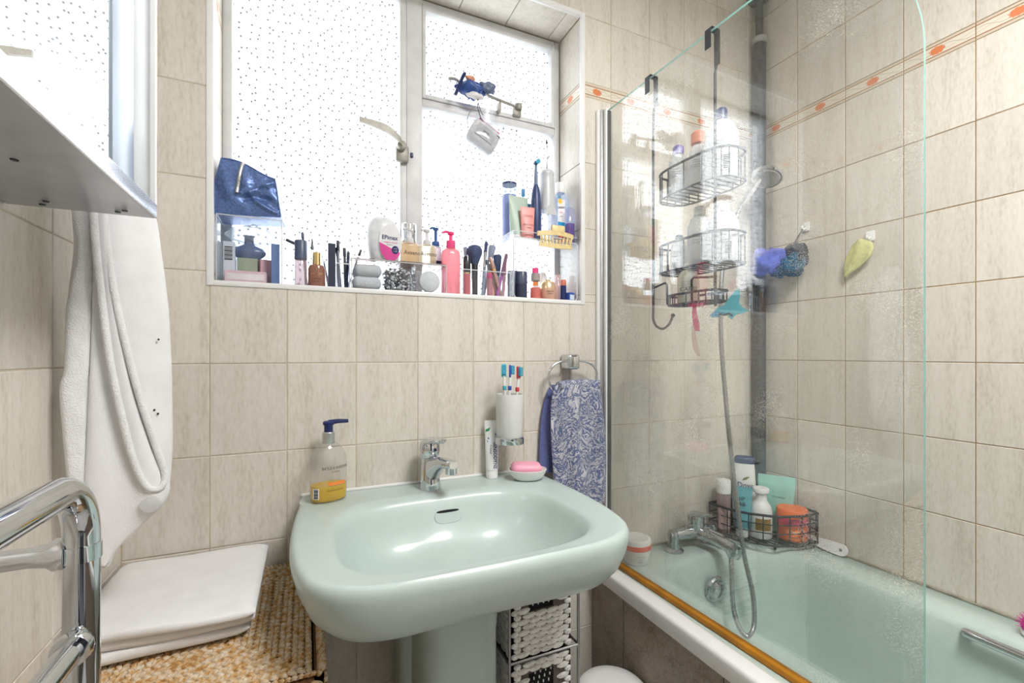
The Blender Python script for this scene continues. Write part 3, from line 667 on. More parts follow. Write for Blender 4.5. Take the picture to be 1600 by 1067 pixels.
# ------------------------------------------------------------------ mirror cabinet
CX, CY1, CZ0 = -0.190, 0.783, 1.338
cab = thing('mirror_cabinet', 'white bathroom cabinet with a mirrored sliding door on the left wall', 'cabinet', (L + 0.001, 0, 0))
cx = CX - L - 0.001
M_CABW = mat('white_laminate', (0.80, 0.81, 0.83), 0.22, var=0.02)
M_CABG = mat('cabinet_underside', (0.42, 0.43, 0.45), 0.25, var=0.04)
M_MIRROR = mat('mirror', (0.92, 0.93, 0.93), 0.0, 1.0, var=0.0)
b = MB(); b.box(0, cx - 0.016, 0.20, CY1 - 0.016, CZ0 + 0.004, 2.05); b.build('body', M_CABW, cab)
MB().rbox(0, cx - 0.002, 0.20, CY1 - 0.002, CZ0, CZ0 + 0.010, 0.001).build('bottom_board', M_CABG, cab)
b = MB(); b.rbox(cx - 0.016, cx, 0.20, CY1, CZ0 + 0.0005, CZ0 + 0.020, 0.001); b.build('bottom_track', mat('polished_white_track', (0.93, 0.94, 0.96), 0.22, 0.75, var=0.01), cab)
b = MB(); b.rbox(cx - 0.016, cx, CY1 - 0.008, CY1, CZ0 + 0.018, 2.05, 0.001); b.rbox(0, cx - 0.014, CY1 - 0.016, CY1 - 0.001, CZ0 + 0.006, 2.05, 0.001); b.build('end_board', M_CABW, cab)
MB().box(cx - 0.010, cx - 0.004, 0.20, 0.630, CZ0 + 0.018, 2.05).build('mirror_door', M_MIRROR, cab, smooth=0)
MB().rbox(cx - 0.010, cx - 0.002, 0.629, 0.697, CZ0 + 0.018, 2.05, 0.001).build('door_rail', mat('blue_grey_satin', srgb(160, 172, 186), 0.3, 0.3, var=0.2, scale=8, stretch=(1, 1, 0.3)), cab)
MB().rbox(cx - 0.014, cx - 0.006, 0.700, CY1 - 0.007, CZ0 + 0.018, 2.05, 0.001).build('rear_door', mat('grey_satin', srgb(176, 180, 182), 0.35, var=0.05), cab)
for xx, yy_ in ((0.04, 0.765), (0.115, 0.765), (0.085, 0.60), (0.05, 0.748), (0.125, 0.755)):
    part('screw', [(0.001, 0), (0.0035, 0), (0.003, -0.0012), (0.001, -0.0012)], M_BLACK, cab, 10, loc=(xx, yy_, CZ0))

# ------------------------------------------------------------------ chrome towel rail
tr = thing('towel_rail', 'chrome ladder towel rail with rounded corner beside the left wall', 'towel rail', (-0.214, 0.0, 0.0))
rt = 0.0152; ty = 0.618; tz = 1.018
b = MB(); arc = [(0, ty, 0.10), (0, ty, tz - 0.055)] + [(0, ty - 0.055 + 0.055 * math.cos(math.radians(a)), tz - 0.055 + 0.055 * math.sin(math.radians(a))) for a in range(10, 90, 10)] + [(0, ty - 0.055, tz), (0, 0.22, tz)]
arc += [(0, 0.165 + 0.055 - 0.055 * math.sin(math.radians(a)), tz - 0.055 + 0.055 * math.cos(math.radians(a))) for a in range(10, 91, 10)] + [(0, 0.165, 0.10)]
b.tube(arc, rt, 22); b.build('frame_tube', M_CHROME, tr, smooth=60)
for z_ in (0.855, 0.70, 0.55, 0.40, 0.25):
    b = MB(); b.tube([(0, ty, z_), (0, 0.165, z_)], 0.0115, 18)
    b.lathe([(0.0115, 0.012), (0.0160, 0.014), (0.0175, 0.020), (0.0160, 0.027), (0.001, 0.028)], 18, mx=Matrix.Translation((0, ty, z_)) @ Matrix.Rotation(math.pi / 2, 4, 'X'))
    b.build('rung', M_CHROME, tr, smooth=60)
for yy_ in (ty, 0.165):
    b = MB(); mxx = Matrix.Translation((0, yy_, 0.945)) @ Matrix.Rotation(-math.pi / 2, 4, 'Y')
    b.lathe([(0.0165, 0.010), (0.0165, 0.020), (0.0125, 0.026), (0.010, 0.040), (0.0105, 0.07), (0.013, 0.100), (0.020, 0.118), (0.024, 0.1285), (0.001, 0.1287)], 20, mx=mxx)
    b.lathe([(0.0152, -0.008), (0.0165, -0.008), (0.0165, 0.008), (0.0152, 0.008)], 24, mx=Matrix.Translation((0, yy_, 0.945)), cap=False); b.build('wall_bracket', M_CHROME, tr, smooth=60)
for yy_ in (ty, 0.165):
    part('foot', [(0.0152, 0.10), (0.0175, 0.10), (0.0175, 0.03), (0.03, 0.008), (0.032, 0.0), (0.001, 0.0)], M_CHROME, tr, 20, loc=(0, yy_, 0))
#SPLIT2
# ------------------------------------------------------------------ white hooded towel on a hook in the left corner
M_TERRY = mat('white_terry', (0.80, 0.80, 0.81), 0.95, var=0.05, scale=60, bump=0.9, bscale=420, sheen=0.3)
M_FLEECE = mat('white_cotton', (0.78, 0.78, 0.79), 0.95, var=0.04, scale=25, bump=0.35, bscale=500, sheen=0.3)
ht = thing('hooded_towel', 'white terry hooded towel hanging on the left wall by the corner', 'towel', (-0.332, 0.898, 0.0))
dx_, dy_ = Vector((0.957, 0.289, 0)), Vector((0.289, -0.957, 0))
ed = [(1.47, .070, .085), (1.44, .045, .105), (1.41, .030, .130), (1.379, .013, .155), (1.31, .016, .168), (1.227, .006, .180), (1.131, .003, .186), (1.09, -.004, .187), (1.00, .004, .188), (0.948, .010, .184), (0.915, .018, .176), (0.890, .028, .146), (0.852, .046, .092), (0.828, .058, .078)]
def towel_rings(ed, th, f0, k1, ph, amp, n=44, sub=4):
    Q = spline([(a, c_, z) for z, a, c_ in ed], sub); out = []
    for p in Q:
        c_, h_ = (p.x + p.y) / 2, (p.y - p.x) / 2; ring = []
        for k in range(n):
            t = 2 * math.pi * k / n; cs, sn = math.cos(t), math.sin(t)
            s_ = 0.70 * (c_ + h_ * math.copysign(abs(cs) ** 0.8, cs))
            off = th * math.copysign(abs(sn) ** 0.8, sn) + f0
            if sn > 0: off += amp * math.sin(k1 * s_ * 43 + ph + p.z * 7) * sn + 0.4 * amp * math.sin(s_ * 107 + p.z * 16) * sn
            v = dx_ * s_ + dy_ * off; ring.append((v.x, v.y, p.z))
        out.append(ring)
    return out
b = MB(); b.loft(towel_rings(ed, 0.030, 0.002, 1.4, 0.6, 0.004)); b.build('back_layer', M_FLEECE, ht, smooth=80)
ed2 = [(1.42, .030, .052), (1.379, .012, .052), (1.33, .020, .048), (1.29, .022, .050), (1.22, .006, .048), (1.131, .003, .044), (1.10, -.004, .040), (1.04, .000, .040), (0.96, .008, .038), (0.92, .016, .034)]
MB().loft(towel_rings(ed2, 0.014, 0.022, 2.0, 1.1, 0.004, 30)).build('terry_lining', M_TERRY, ht, smooth=80)
ed3 = [(1.42, .052, .070), (1.36, .050, .072), (1.26, .047, .082), (1.16, .044, .100), (1.08, .040, .120), (1.00, .036, .150), (0.95, .032, .178), (0.915, .032, .174), (0.885, .036, .135), (0.852, .050, .088), (0.834, .058, .074)]
MB().loft(towel_rings(ed3, 0.013, 0.028, 1.6, 0.2, 0.005, 34)).build('front_fold', M_FLEECE, ht, smooth=80)
def tp(px, py, off=0.043):
    s_ = 0.70 * (px - 95) / 933; z = 1.15 - (py - 553) / 714 * 0.765; v = dx_ * s_ + dy_ * off; return (v.x, v.y, z)
hem = [tp(138, 318, .036), tp(140, 345, .040), tp(147, 430, .044), tp(165, 560, .047), tp(188, 660, .047), tp(205, 715, .045), tp(222, 745, .045), tp(238, 752, .044), tp(250, 746, .042), tp(253, 730, .040), tp(240, 695, .039), tp(205, 595, .039), tp(170, 460, .038), tp(154, 345, .036), tp(152, 318, .034)]
MB().tube(spline(hem, 6), 0.0052, 8).build('hem', M_TERRY, ht, smooth=80)
bt_ = MB().lathe([(0.001, 0.004), (0.008, 0.005), (0.012, 0.004), (0.013, 0.001), (0.012, -0.001), (0.001, -0.001)], 20).build('button', clear('clear_button', body=0.45), ht, tp(228, 772, .044))
bt_.rotation_euler = (math.radians(90), 0, math.radians(17))
for px_, py_ in ((243, 531), (220, 578), (217, 619), (222, 622), (236, 636), (242, 642), (168, 757), (222, 625)):
    q = tp(px_, py_, .0315); MB().rbox(q[0] - .0012, q[0] + .0012, q[1] - .0016, q[1] + .002, q[2] - .0014, q[2] + .0014, .0006, 1).build('lint_speck', M_INK, ht)
MB().tube([(-0.0305, 0.0, 1.475), (0.02, 0.0, 1.470), (0.055, 0.005, 1.462), (0.070, 0.008, 1.478)], 0.005, 8).build('hook', M_CHROME, ht)

# ------------------------------------------------------------------ rattan laundry basket with an inset lid
def rattan_mat(name, stops, sc=70):
    m, nt, out = _nodes(name); tc = N(nt, 'ShaderNodeTexCoord')
    nz = N(nt, 'ShaderNodeTexNoise'); nz.inputs['Scale'].default_value = sc; nz.inputs['Detail'].default_value = 3; nt.links.new(tc.outputs['Object'], nz.inputs['Vector'])
    rp = ramp(nt, stops); nt.links.new(nz.outputs[0], rp.inputs[0])
    b_ = N(nt, 'ShaderNodeBsdfPrincipled'); nt.links.new(rp.outputs[0], b_.inputs['Base Color']); b_.inputs['Roughness'].default_value = 0.6
    nt.links.new(b_.outputs[0], out.inputs[0]); return m
M_RAT = rattan_mat('honey_rattan', [(0.32, srgb(172, 124, 64)), (0.44, srgb(198, 160, 108)), (0.52, srgb(204, 180, 148)), (0.68, srgb(218, 204, 184))], 105)
M_RATW = rattan_mat('white_painted_wicker', [(0.3, srgb(206, 204, 202)), (0.6, srgb(236, 235, 233))])
def grain(b_, c, ax, up, ln, w, h):
    """one short visible stretch of a woven strand"""
    ax = ax.normalized(); up = up.normalized(); sd = up.cross(ax)
    rings = []
    for t, k in ((-0.5, 0.35), (-0.28, 0.9), (0.0, 1.0), (0.28, 0.9), (0.5, 0.35)):
        o = c + ax * (t * ln) + up * (h * (0.55 * k - 0.35))
        rings.append([o + sd * (w * k * x_) + up * (h * k * z_) for x_, z_ in ((-0.5, -0.3), (-0.36, 0.4), (0.36, 0.4), (0.5, -0.3))])
    b_.loft(rings, 0, False, False, True)
LBX0, LBX1, LBY0, LBY1, LBZ = -0.338, 0.024, 0.748, 1.163, 0.675
lb = thing('laundry_basket', 'honey rattan laundry basket with a woven lid in the left corner', 'basket', (0, 0, 0))
b = MB(); w_ = 0.014
b.box(LBX0, LBX0 + w_, LBY0, LBY1, 0.004, LBZ - 0.012); b.box(LBX1 - w_, LBX1, LBY0, LBY1, 0.004, LBZ - 0.012); b.box(LBX0, LBX1, LBY0, LBY0 + w_, 0.004, LBZ - 0.012); b.box(LBX0, LBX1, LBY1 - w_, LBY1, 0.004, LBZ - 0.012); b.box(LBX0, LBX1, LBY0, LBY1, 0.0, 0.012)
b.build('body', mat('dark_rattan_core', srgb(110, 78, 44), 0.8), lb, smooth=0)
U = Vector((0, 0, 1)); b = MB()
for r_ in range(24):
    z_ = LBZ - 0.02 - r_ * 0.0105
    for k in range(29):
        x_ = LBX0 + 0.006 + (k + 0.5 * (r_ % 2)) * 0.0128
        if x_ < LBX1: grain(b, Vector((x_, LBY0 - 0.001, z_)), Vector((1, 0, 0.35 if r_ % 2 else -0.35)), Vector((0, -1, 0)), 0.019, 0.0085, 0.007)
    for k in range(33):
        y_ = LBY0 + 0.006 + (k + 0.5 * (r_ % 2)) * 0.0128
        if y_ < LBY1: grain(b, Vector((LBX1 + 0.001, y_, z_)), Vector((0, 1, 0.35 if r_ % 2 else -0.35)), Vector((1, 0, 0)), 0.019, 0.0085, 0.007)
o = b.build('side_weave', M_RAT, lb, smooth=60); o['kind'] = 'stuff'
b = MB()
rc_ = [(LBX0 + .004, LBY0 + .004, LBZ - .008), (LBX1 - .004, LBY0 + .004, LBZ - .008), (LBX1 - .004, LBY1 - .004, LBZ - .008), (LBX0 + .004, LBY1 - .004, LBZ - .008)]
for i in range(4):
    p, q = Vector(rc_[i]), Vector(rc_[(i + 1) % 4]); nn = int((q - p).length / 0.0085)
    for k in range(nn):
        c_ = p.lerp(q, (k + 0.5) / nn); ax = (q - p).normalized(); outw = ax.cross(U)
        grain(b, c_, ax * 0.6 + outw * 0.6 + U * 0.5, U, 0.020, 0.0085, 0.008)
o = b.build('rim_braid', M_RAT, lb, smooth=60); o['kind'] = 'stuff'
lid = MB().rbox(LBX0 + 0.012, LBX1 - 0.017, LBY0 + 0.010, LBY1 - 0.010, LBZ - 0.026, LBZ - 0.006, 0.004).build('lid', mat('dark_rattan_core', (0, 0, 0)), lb)
b = MB(); lx0, lx1, ly0, ly1 = LBX0 + 0.012, LBX1 - 0.017, LBY0 + 0.010, LBY1 - 0.010
rows = int((lx1 - lx0) / 2 / 0.0098)
for r_ in range(rows):
    d_ = 0.005 + r_ * 0.0098
    for sd_ in range(4):
        if sd_ in (0, 2): a0, a1 = lx0 + d_, lx1 - d_
        else: a0, a1 = ly0 + d_, ly1 - d_
        k = 0
        while True:
            t = a0 + (k + 0.5 * (r_ % 2)) * 0.0125; k += 1
            if t > a1: break
            tl = 0.55 if r_ % 2 else -0.55
            c_, ax = {0: ((t, ly0 + d_), (1, tl)), 2: ((t, ly1 - d_), (1, tl)), 1: ((lx1 - d_, t), (tl, 1)), 3: ((lx0 + d_, t), (tl, 1))}[sd_]
            grain(b, Vector((c_[0], c_[1], LBZ - 0.005)), Vector((ax[0], ax[1], 0)), U, 0.0175, 0.0082, 0.006)
o = b.build('lid_weave', M_RAT, lid, smooth=60); o['kind'] = 'stuff'

# folded white towel on the lid
def cloth_slab(b_, x0, x1, y0, y1, z0, z1, wob=0.003, ph=0.0, sl=0.0, n=26):
    """one fold of thick cloth: a rounded section drawn out along x"""
    rings = []; h_ = (z1 - z0) / 2
    for i in range(n + 1):
        t = i / n; x = x0 + (x1 - x0) * t; e = min(1.0, min(t, 1 - t) * n / 2.0); e = 0.35 + 0.65 * math.sqrt(e); ring = []
        dy = wob * 1.4 * math.sin(5 * t + ph) + sl * t
        for k in range(30):
            a = 2 * math.pi * k / 30; c_, s_ = math.cos(a), math.sin(a)
            y = (y0 + y1) / 2 + (y1 - y0) / 2 * math.copysign(abs(c_) ** 0.25, c_) * (0.97 + 0.03 * e) + (dy if c_ < 0 else 0)
            z = (z0 + z1) / 2 + h_ * e * math.copysign(abs(s_) ** 0.5, s_)
            if s_ > 0: z += wob * 0.5 * math.sin(x * 31 + ph + y * 9) + wob * 0.35 * math.sin(x * 17 - y * 23)
            ring.append((x, y, z))
        rings.append(ring)
    b_.loft(rings)
ft = thing('folded_towel', 'white folded towel lying on the rattan laundry basket lid', 'towel', (0, 0, LBZ + 0.0005))
b = MB(); cloth_slab(b, -0.333, -0.088, 0.868, 1.150, 0.001, 0.024, 0.003, 0.4, 0.02); b.build('lower_fold', M_FLEECE, ft, smooth=70)
b = MB(); cloth_slab(b, -0.336, -0.080, 0.884, 1.158, 0.020, 0.040, 0.003, 2.0, -0.008); b.build('middle_fold', M_FLEECE, ft, smooth=70)
b = MB(); cloth_slab(b, -0.338, -0.078, 0.876, 1.160, 0.036, 0.056, 0.003, 1.2, -0.012); b.build('upper_fold', M_FLEECE, ft, smooth=70)

# ------------------------------------------------------------------ white wicker drawers in a wire frame, and the bin
wd = thing('wicker_drawer_tower', 'white wicker drawer tower in a wire frame beside the basin pedestal', 'drawers', (0.418, 0.945, 0))
fw, fd = 0.182, 0.19
b = MB()
for x_ in (0, fw):
    for y_ in (0, fd): b.tube([(x_, y_, 0), (x_, y_, 0.66)], 0.0035, 8)
for z_ in (0.075, 0.262, 0.448, 0.645):
    for y_ in (0, fd): b.tube([(0, y_, z_), (fw, y_, z_)], 0.003, 6)
    for x_ in (0, fw): b.tube([(x_, 0, z_), (x_, fd, z_)], 0.003, 6)
b.build('wire_frame', mat('grey_wire', (0.32, 0.32, 0.33), 0.35, 0.9), wd)
for z_ in (0.078, 0.266, 0.453):
    x0_, x1_, hh = 0.006, fw - 0.020, 0.175
    hx0_, hx1_, hz0_, hz1_ = 0.050, 0.116, 0.100, 0.145
    b = MB(); t_ = 0.006
    b.box(x0_, x0_ + t_, 0.004, fd - 0.006, 0, hh); b.box(x1_ - t_, x1_, 0.004, fd - 0.006, 0, hh); b.box(x0_, x1_, fd - 0.012, fd - 0.006, 0, hh); b.box(x0_, x1_, 0.004, fd - 0.006, 0, 0.005)
    for q in minus((x0_, x1_, 0, hh), (hx0_, hx1_, hz0_, hz1_)): b.box(q[0], q[1], 0.004, 0.010, q[2], q[3])
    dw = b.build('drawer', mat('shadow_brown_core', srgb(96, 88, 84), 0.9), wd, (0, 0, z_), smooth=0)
    b = MB(); rn = 14
    for r_ in range(rn):
        zz = 0.007 + r_ * 0.0124
        k = 0
        while True:
            xx = x0_ + (k + 0.5 * (r_ % 2)) * 0.030; k += 1
            if xx > x1_: break
            if hx0_ - 0.012 < xx < hx1_ + 0.012 and hz0_ - 0.004 < zz < hz1_ + 0.004: continue
            l_ = 0.033 if x0_ + 0.016 < xx < x1_ - 0.016 else 0.018
            grain(b, Vector((min(max(xx, x0_ + 0.008), x1_ - 0.008), 0.002, zz)), Vector((1, 0, 0.10)), Vector((0, -1, 0)), l_, 0.0125, 0.007)
        for k in range(6):
            yy_ = 0.018 + (k + 0.5 * (r_ % 2)) * 0.030
            if yy_ < fd: grain(b, Vector((x0_ - 0.001, yy_, zz)), Vector((0, 1, 0.10)), Vector((-1, 0, 0)), 0.033, 0.0125, 0.006)
    o = b.build('weave', M_RATW, dw, smooth=60); o['kind'] = 'stuff'
    MB().rbox(hx0_ - .004, hx1_ + .004, 0.0105, 0.0125, hz0_ - .004, hz1_ + .004, .001).build('handle_lining', M_DARK, dw)
    b = MB()
    for k in range(4):
        for j in range(3):
            xx = hx0_ + 0.012 + k * 0.014 + j * 0.003; zz = hz0_ + 0.010 + j * 0.013
            b.rbox(xx, xx + 0.003, 0.008, 0.0105, zz, zz + 0.007, 0.0008, 1)
    b.build('lining_stitch', M_WHITE, dw)
pb = thing('waste_bin', 'round white waste bin with a domed lid beside the bath panel', 'bin', (0.694, 0.935, 0))
part('body', [(0.001, 0), (0.078, 0), (0.081, 0.01), (0.086, 0.285), (0.088, 0.300), (0.001, 0.300)], M_WHITE, pb, 36)
part('lid', [(0.088, 0.298), (0.091, 0.302), (0.090, 0.312), (0.080, 0.322), (0.05, 0.330), (0.001, 0.333)], M_WHITE, pb, 40, smooth=60)

# ------------------------------------------------------------------ things on and above the basin
ac = face_cam(0.045, 1.118)
sb = thing('hand_soap_bottle', 'clear pump bottle with a little yellow hand soap on the basin corner', 'soap bottle', (0.045, 1.116, RIM + 0.0005), 0.25)
def oval(rows, p=2.3, n=32): return [se_ring(z, a, c_, p, n) for a, c_, z in rows]
M_PET = clear('clear_bottle', (0.95, 0.955, 0.96), 1.45, body=0.10, bodycol=(0.85, 0.86, 0.87))
MB().loft(oval([(.034, .024, 0), (.038, .028, .004), (.039, .029, .02), (.039, .029, .085), (.037, .0275, .100), (.031, .023, .115), (.021, .017, .126), (.013, .013, .131)])).build('bottle', M_PET, sb, smooth=50)
MB().loft(oval([(.033, .023, .002), (.0370, .027, .005), (.0378, .0278, .020), (.0378, .0278, .036)])).build('liquid', clear('yellow_soap', (1.0, 0.88, 0.25), 1.33, body=0.75, bodycol=srgb(250, 214, 30), bodytrans=0.4), sb, smooth=50)
part('collar', [(.0125, .128), (.0135, .130), (.0135, .152), (.012, .154), (.001, .154)], M_STEEL, sb, 20)
b = MB(); b.lathe([(.0095, .153), (.0095, .168), (.012, .170), (.0125, .175), (.010, .178), (.001, .1785)], 18); b.tube([(0, 0, .1745), (.02, -.003, .1765), (.042, -.006, .1755)], [.006, .0052, .0042], 10); b.build('pump', M_NAVY, sb)
def on_oval(z0, x0=0.0, a=.039, c_=.029):
    def f(x, y):
        q = max(-0.98, min(0.98, (x + x0) / a)); return (x + x0, -(c_ + 0.0004) * (1 - abs(q) ** 2.3) ** (1 / 2.3) - 0.0003, z0 + y)
    return f
text(sb, 'BAYLIS & HARDING', .0095, M_INK, on_oval(.074, .008), sx=.72); text(sb, 'ENGLAND', .004, M_INK, on_oval(.067, .008))
text(sb, 'LUXURY HAND WASH', .0045, M_INK, on_oval(.026, .006), sx=.8)
b = MB(); f = on_oval(0, 0)
rows_ = [[f(-.010 + .040 * k / 8, z) for k in range(9)] for z in (.0385, .046)]
b.loft(rows_, 0, False, False, False); b.build('orange_print', mat('orange_print', srgb(240, 140, 60), .5), sb)
rows_ = [[f(-.037 + .010 * k / 4, z) for k in range(5)] for z in (.010, .034)]
b = MB(); b.loft(rows_, 0, False, False, False); b.build('barcode_label', M_INKW, sb)
for i in range(9):
    b = MB(); z = .012 + i * .0024; b.loft([[Vector(f(-.0355 + .007 * k / 3, zz)) + Vector((-.0003, -.0003, 0)) for k in range(4)] for zz in (z, z + (.0012 if i % 3 else .0018))], 0, False, False, False); b.build('barcode_bar', M_INK, sb)

tpz = thing('toothpaste_tube', 'white and blue toothpaste tube standing on its cap by the tumbler', 'toothpaste', (0.452, 1.138, RIM + 0.0005), 0.2, rot=(math.radians(-2), 0, -0.34))
M_TUBE = mat('white_tube', (0.83, 0.84, 0.86), 0.3, var=.01)
part('cap', [(.001, 0), (.0155, 0), (.016, .002), (.016, .020), (.015, .022), (.001, .022)], M_WHITE, tpz, 20)
rr = []
for t in range(9):
    k = t / 8; rr.append(se_ring(.022 + .125 * k, .0165 + .0035 * k, .0165 * (1 - k) ** .8 + .0008, 2.0, 28))
rr.append(se_ring(.152, .0200, .0008, 2.0, 28)); MB().loft(rr).build('tube', M_TUBE, tpz, smooth=60)
def on_tube(z0, x0, rot=0.0):
    c_, s_ = math.cos(rot), math.sin(rot)
    def f(x, y):
        X = x0 + x * c_ - y * s_; Z = z0 + x * s_ + y * c_; k = min(1, max(0, (Z - .022) / .125)); a = .0165 + .0035 * k; bb = .0165 * (1 - k) ** .8 + .0008
        q = max(-.97, min(.97, X / a)); return (X, -bb * math.sqrt(1 - q * q) - .0006, Z)
    return f
text(tpz, 'SENSODYNE', .0125, M_INKB, on_tube(.095, .004, -math.pi / 2), align='LEFT', sx=.98, bold=.0002)
text(tpz, 'Pronamel', .006, M_INKB, on_tube(.088, -.005, -math.pi / 2), align='LEFT')
for nm, c_, pts in (('green_print', srgb(40, 140, 80), [(-.017, .128), (-.004, .134), (-.008, .124), (-.017, .122)]), ('teal_print', srgb(40, 140, 190), [(-.014, .100), (.012, .112), (.012, .107), (-.012, .094)]), ('blue_print', srgb(50, 80, 170), [(-.012, .107), (.010, .118), (.012, .114), (-.010, .102)])):
    f = on_tube(0, 0); b = MB(); b.add([f(x, z) for x, z in pts], [tuple(range(len(pts)))]); b.build(nm, mat(nm, c_, .5), tpz, smooth=0)

tb = thing('tumbler_holder', 'frosted white tumbler in a chrome wall holder above the basin', 'tumbler', (0.489, 1.105, 0.915))
part('tumbler', [(.001, .003), (.033, .003), (.0345, .006), (.0365, .128), (.0365, .130), (.0345, .130), (.0325, .008), (.001, .007)], mat('frosted_white', (0.80, 0.80, 0.80), 0.6, var=.03, trans=.15), tb, 32)
part('holder_ring', [(.0345, 0), (.0375, 0), (.038, .002), (.038, .016), (.0355, .018), (.0345, .016)], M_CHROME, tb, 32)
b = MB(); b.rbox(-.009, .009, .034, D - 1.105 - .008, .002, .016, .002); b.lathe([(.001, 0), (.024, 0), (.024, .008), (.022, .010), (.001, .010)], 24, mx=Matrix.Translation((0, D - 1.105 - .0005, .012)) @ Matrix.Rotation(math.pi / 2, 4, 'X')); b.build('wall_mount', M_CHROME, tb)
M_BRISTLE = mat('blue_bristle', srgb(70, 160, 190), .8, var=.25, scale=300)
def toothbrush(label, loc, tip, col, rz):
    t = thing('toothbrush', label, 'toothbrush', loc, 0, 'toothbrushes in the frosted tumbler')
    tip = Vector(tip); P = spline([(0, 0, 0), tip * .35, tip * .75, tip], 5)
    MB().tube(P, [.0042 - .0012 * math.sin(math.pi * min(1, i / (len(P) - 1) * 1.1)) for i in range(len(P))], 8).build('handle', M_WHITE, t)
    mx = Matrix.Translation(tip) @ Matrix.Rotation(rz, 4, 'Z')
    MB().rbox(-.0065, .0065, -.0028, .0028, -.004, .030, .0025, 2, mx=mx).build('head', mat('brush_' + label[:6], col, .35), t)
    MB().rbox(-.0052, .0052, -.0125, -.0028, .004, .028, .0015, 1, mx=mx).build('bristles', M_BRISTLE, t)
    p = P[int(len(P) * .72)]; MB().rbox(p.x - .0045, p.x + .0045, p.y - .0045, p.y + .0045, p.z - .006, p.z + .006, .002).build('grip_band', mat('brush_' + label[:6], col, .35), t)
zb = .915 + .009
toothbrush('teal and white toothbrush leftmost in the frosted tumbler', (0.482, 1.105, zb), (-.012, -.006, .170), srgb(60, 170, 185), -.5)
toothbrush('blue and white toothbrush in the middle of the tumbler', (0.488, 1.112, zb), (.006, .002, .168), srgb(50, 80, 170), 1.2)
toothbrush('red banded white toothbrush rightmost in the frosted tumbler', (0.496, 1.103, zb), (.016, -.004, .164), srgb(200, 60, 70), .4)

sd = thing('soap_dish', 'small oval white soap dish on the right corner of the basin', 'soap dish', (0.530, 1.082, RIM + 0.0005), -0.35)
MB().loft([se_ring(z, a, c_, 2.3, 36) for a, c_, z in ((.030, .020, 0), (.036, .026, .004), (.046, .035, .016), (.0505, .0395, .028), (.0490, .038, .0285), (.043, .032, .017), (.030, .020, .010))]).build('dish', M_WHITE, sd, smooth=60)
MB().loft([se_ring(z, a, c_, 3.0, 32) for a, c_, z in ((.0, .0, .0100), (.024, .014, .0101), (.022, .013, .011))], 0, True, True).build('drain_slots', mat('pale_grey', (.5, .5, .5), .6), sd)
so = MB().loft([se_ring(z, a, c_, 3.6, 36) for a, c_, z in ((.028, .018, 0), (.036, .024, .003), (.040, .027, .010), (.040, .027, .018), (.036, .024, .0245), (.026, .017, .0262))]).build('soap_bar', mat('pink_soap', srgb(243, 170, 192), .45, var=.03), None, (0.527, 1.084, RIM + 0.0175), -0.30, smooth=60)
so.rotation_euler = (math.radians(4), math.radians(2), -0.30)
tag(so, 'pink bar of soap in the small white dish', 'soap')

# towel ring and the blue patterned hand towel
rgx, rgz = 0.700, 1.128
tg_ = thing('towel_ring', 'chrome towel ring on the wall beside the bath screen', 'towel ring', (rgx, D, rgz))
b = MB(); b.rbox(-.020, .020, -.048, -.0005, -.022, .022, .008, 3); b.build('mount', M_CHROME, tg_, smooth=60)
pts = []
for k in range(48):
    x, z, _ = se_ring(0, .081, .048, 2.6, 48)[k]; pts.append((x, -.042, z - .044))
MB().tube(pts, .0037, 10, closed=True).build('ring', M_CHROME, tg_, smooth=60)
def damask():
    m, nt, out = _nodes('blue_damask_terry'); tc = N(nt, 'ShaderNodeTexCoord')
    n0 = N(nt, 'ShaderNodeTexNoise'); n0.inputs['Scale'].default_value = 16; n0.inputs['Detail'].default_value = 1; nt.links.new(tc.outputs['Object'], n0.inputs['Vector'])
    ad = N(nt, 'ShaderNodeVectorMath', operation='MULTIPLY_ADD'); nt.links.new(n0.outputs['Color'], ad.inputs[0]); ad.inputs[1].default_value = (.10, .0, .10); nt.links.new(tc.outputs['Object'], ad.inputs[2])
    wv = N(nt, 'ShaderNodeTexWave', wave_type='RINGS'); wv.inputs['Scale'].default_value = 20; wv.inputs['Distortion'].default_value = 16; wv.inputs['Detail'].default_value = 4; wv.inputs['Detail Scale'].default_value = 3.0; wv.inputs['Detail Roughness'].default_value = 0.65
    nt.links.new(ad.outputs[0], wv.inputs['Vector'])
    n3 = N(nt, 'ShaderNodeTexNoise'); n3.inputs['Scale'].default_value = 480; nt.links.new(tc.outputs['Object'], n3.inputs['Vector'])
    mm = N(nt, 'ShaderNodeMath', operation='MULTIPLY_ADD'); nt.links.new(n3.outputs[0], mm.inputs[0]); mm.inputs[1].default_value = .5; nt.links.new(wv.outputs['Fac'], mm.inputs[2])
    rp = ramp(nt, [(.55, srgb(104, 116, 158)), (.85, srgb(128, 138, 174)), (1.0, srgb(206, 206, 214))]); nt.links.new(mm.outputs[0], rp.inputs[0])
    b_ = N(nt, 'ShaderNodeBsdfPrincipled'); nt.links.new(rp.outputs[0], b_.inputs['Base Color']); b_.inputs['Roughness'].default_value = .95; b_.inputs['Sheen Weight'].default_value = .2
    bp = N(nt, 'ShaderNodeBump'); bp.inputs['Strength'].default_value = .8; bp.inputs['Distance'].default_value = .003; nt.links.new(mm.outputs[0], bp.inputs['Height']); nt.links.new(bp.outputs[0], b_.inputs['Normal'])
    nt.links.new(b_.outputs[0], out.inputs[0]); return m
M_DAM = damask(); M_DAMB = mat('blue_towel_reverse', srgb(98, 106, 158), .95, var=.12, scale=90, bump=.8, bscale=400)
hw = thing('hand_towel', 'blue and white damask hand towel draped over the chrome ring', 'towel', (0.705, 1.128, 1.048))
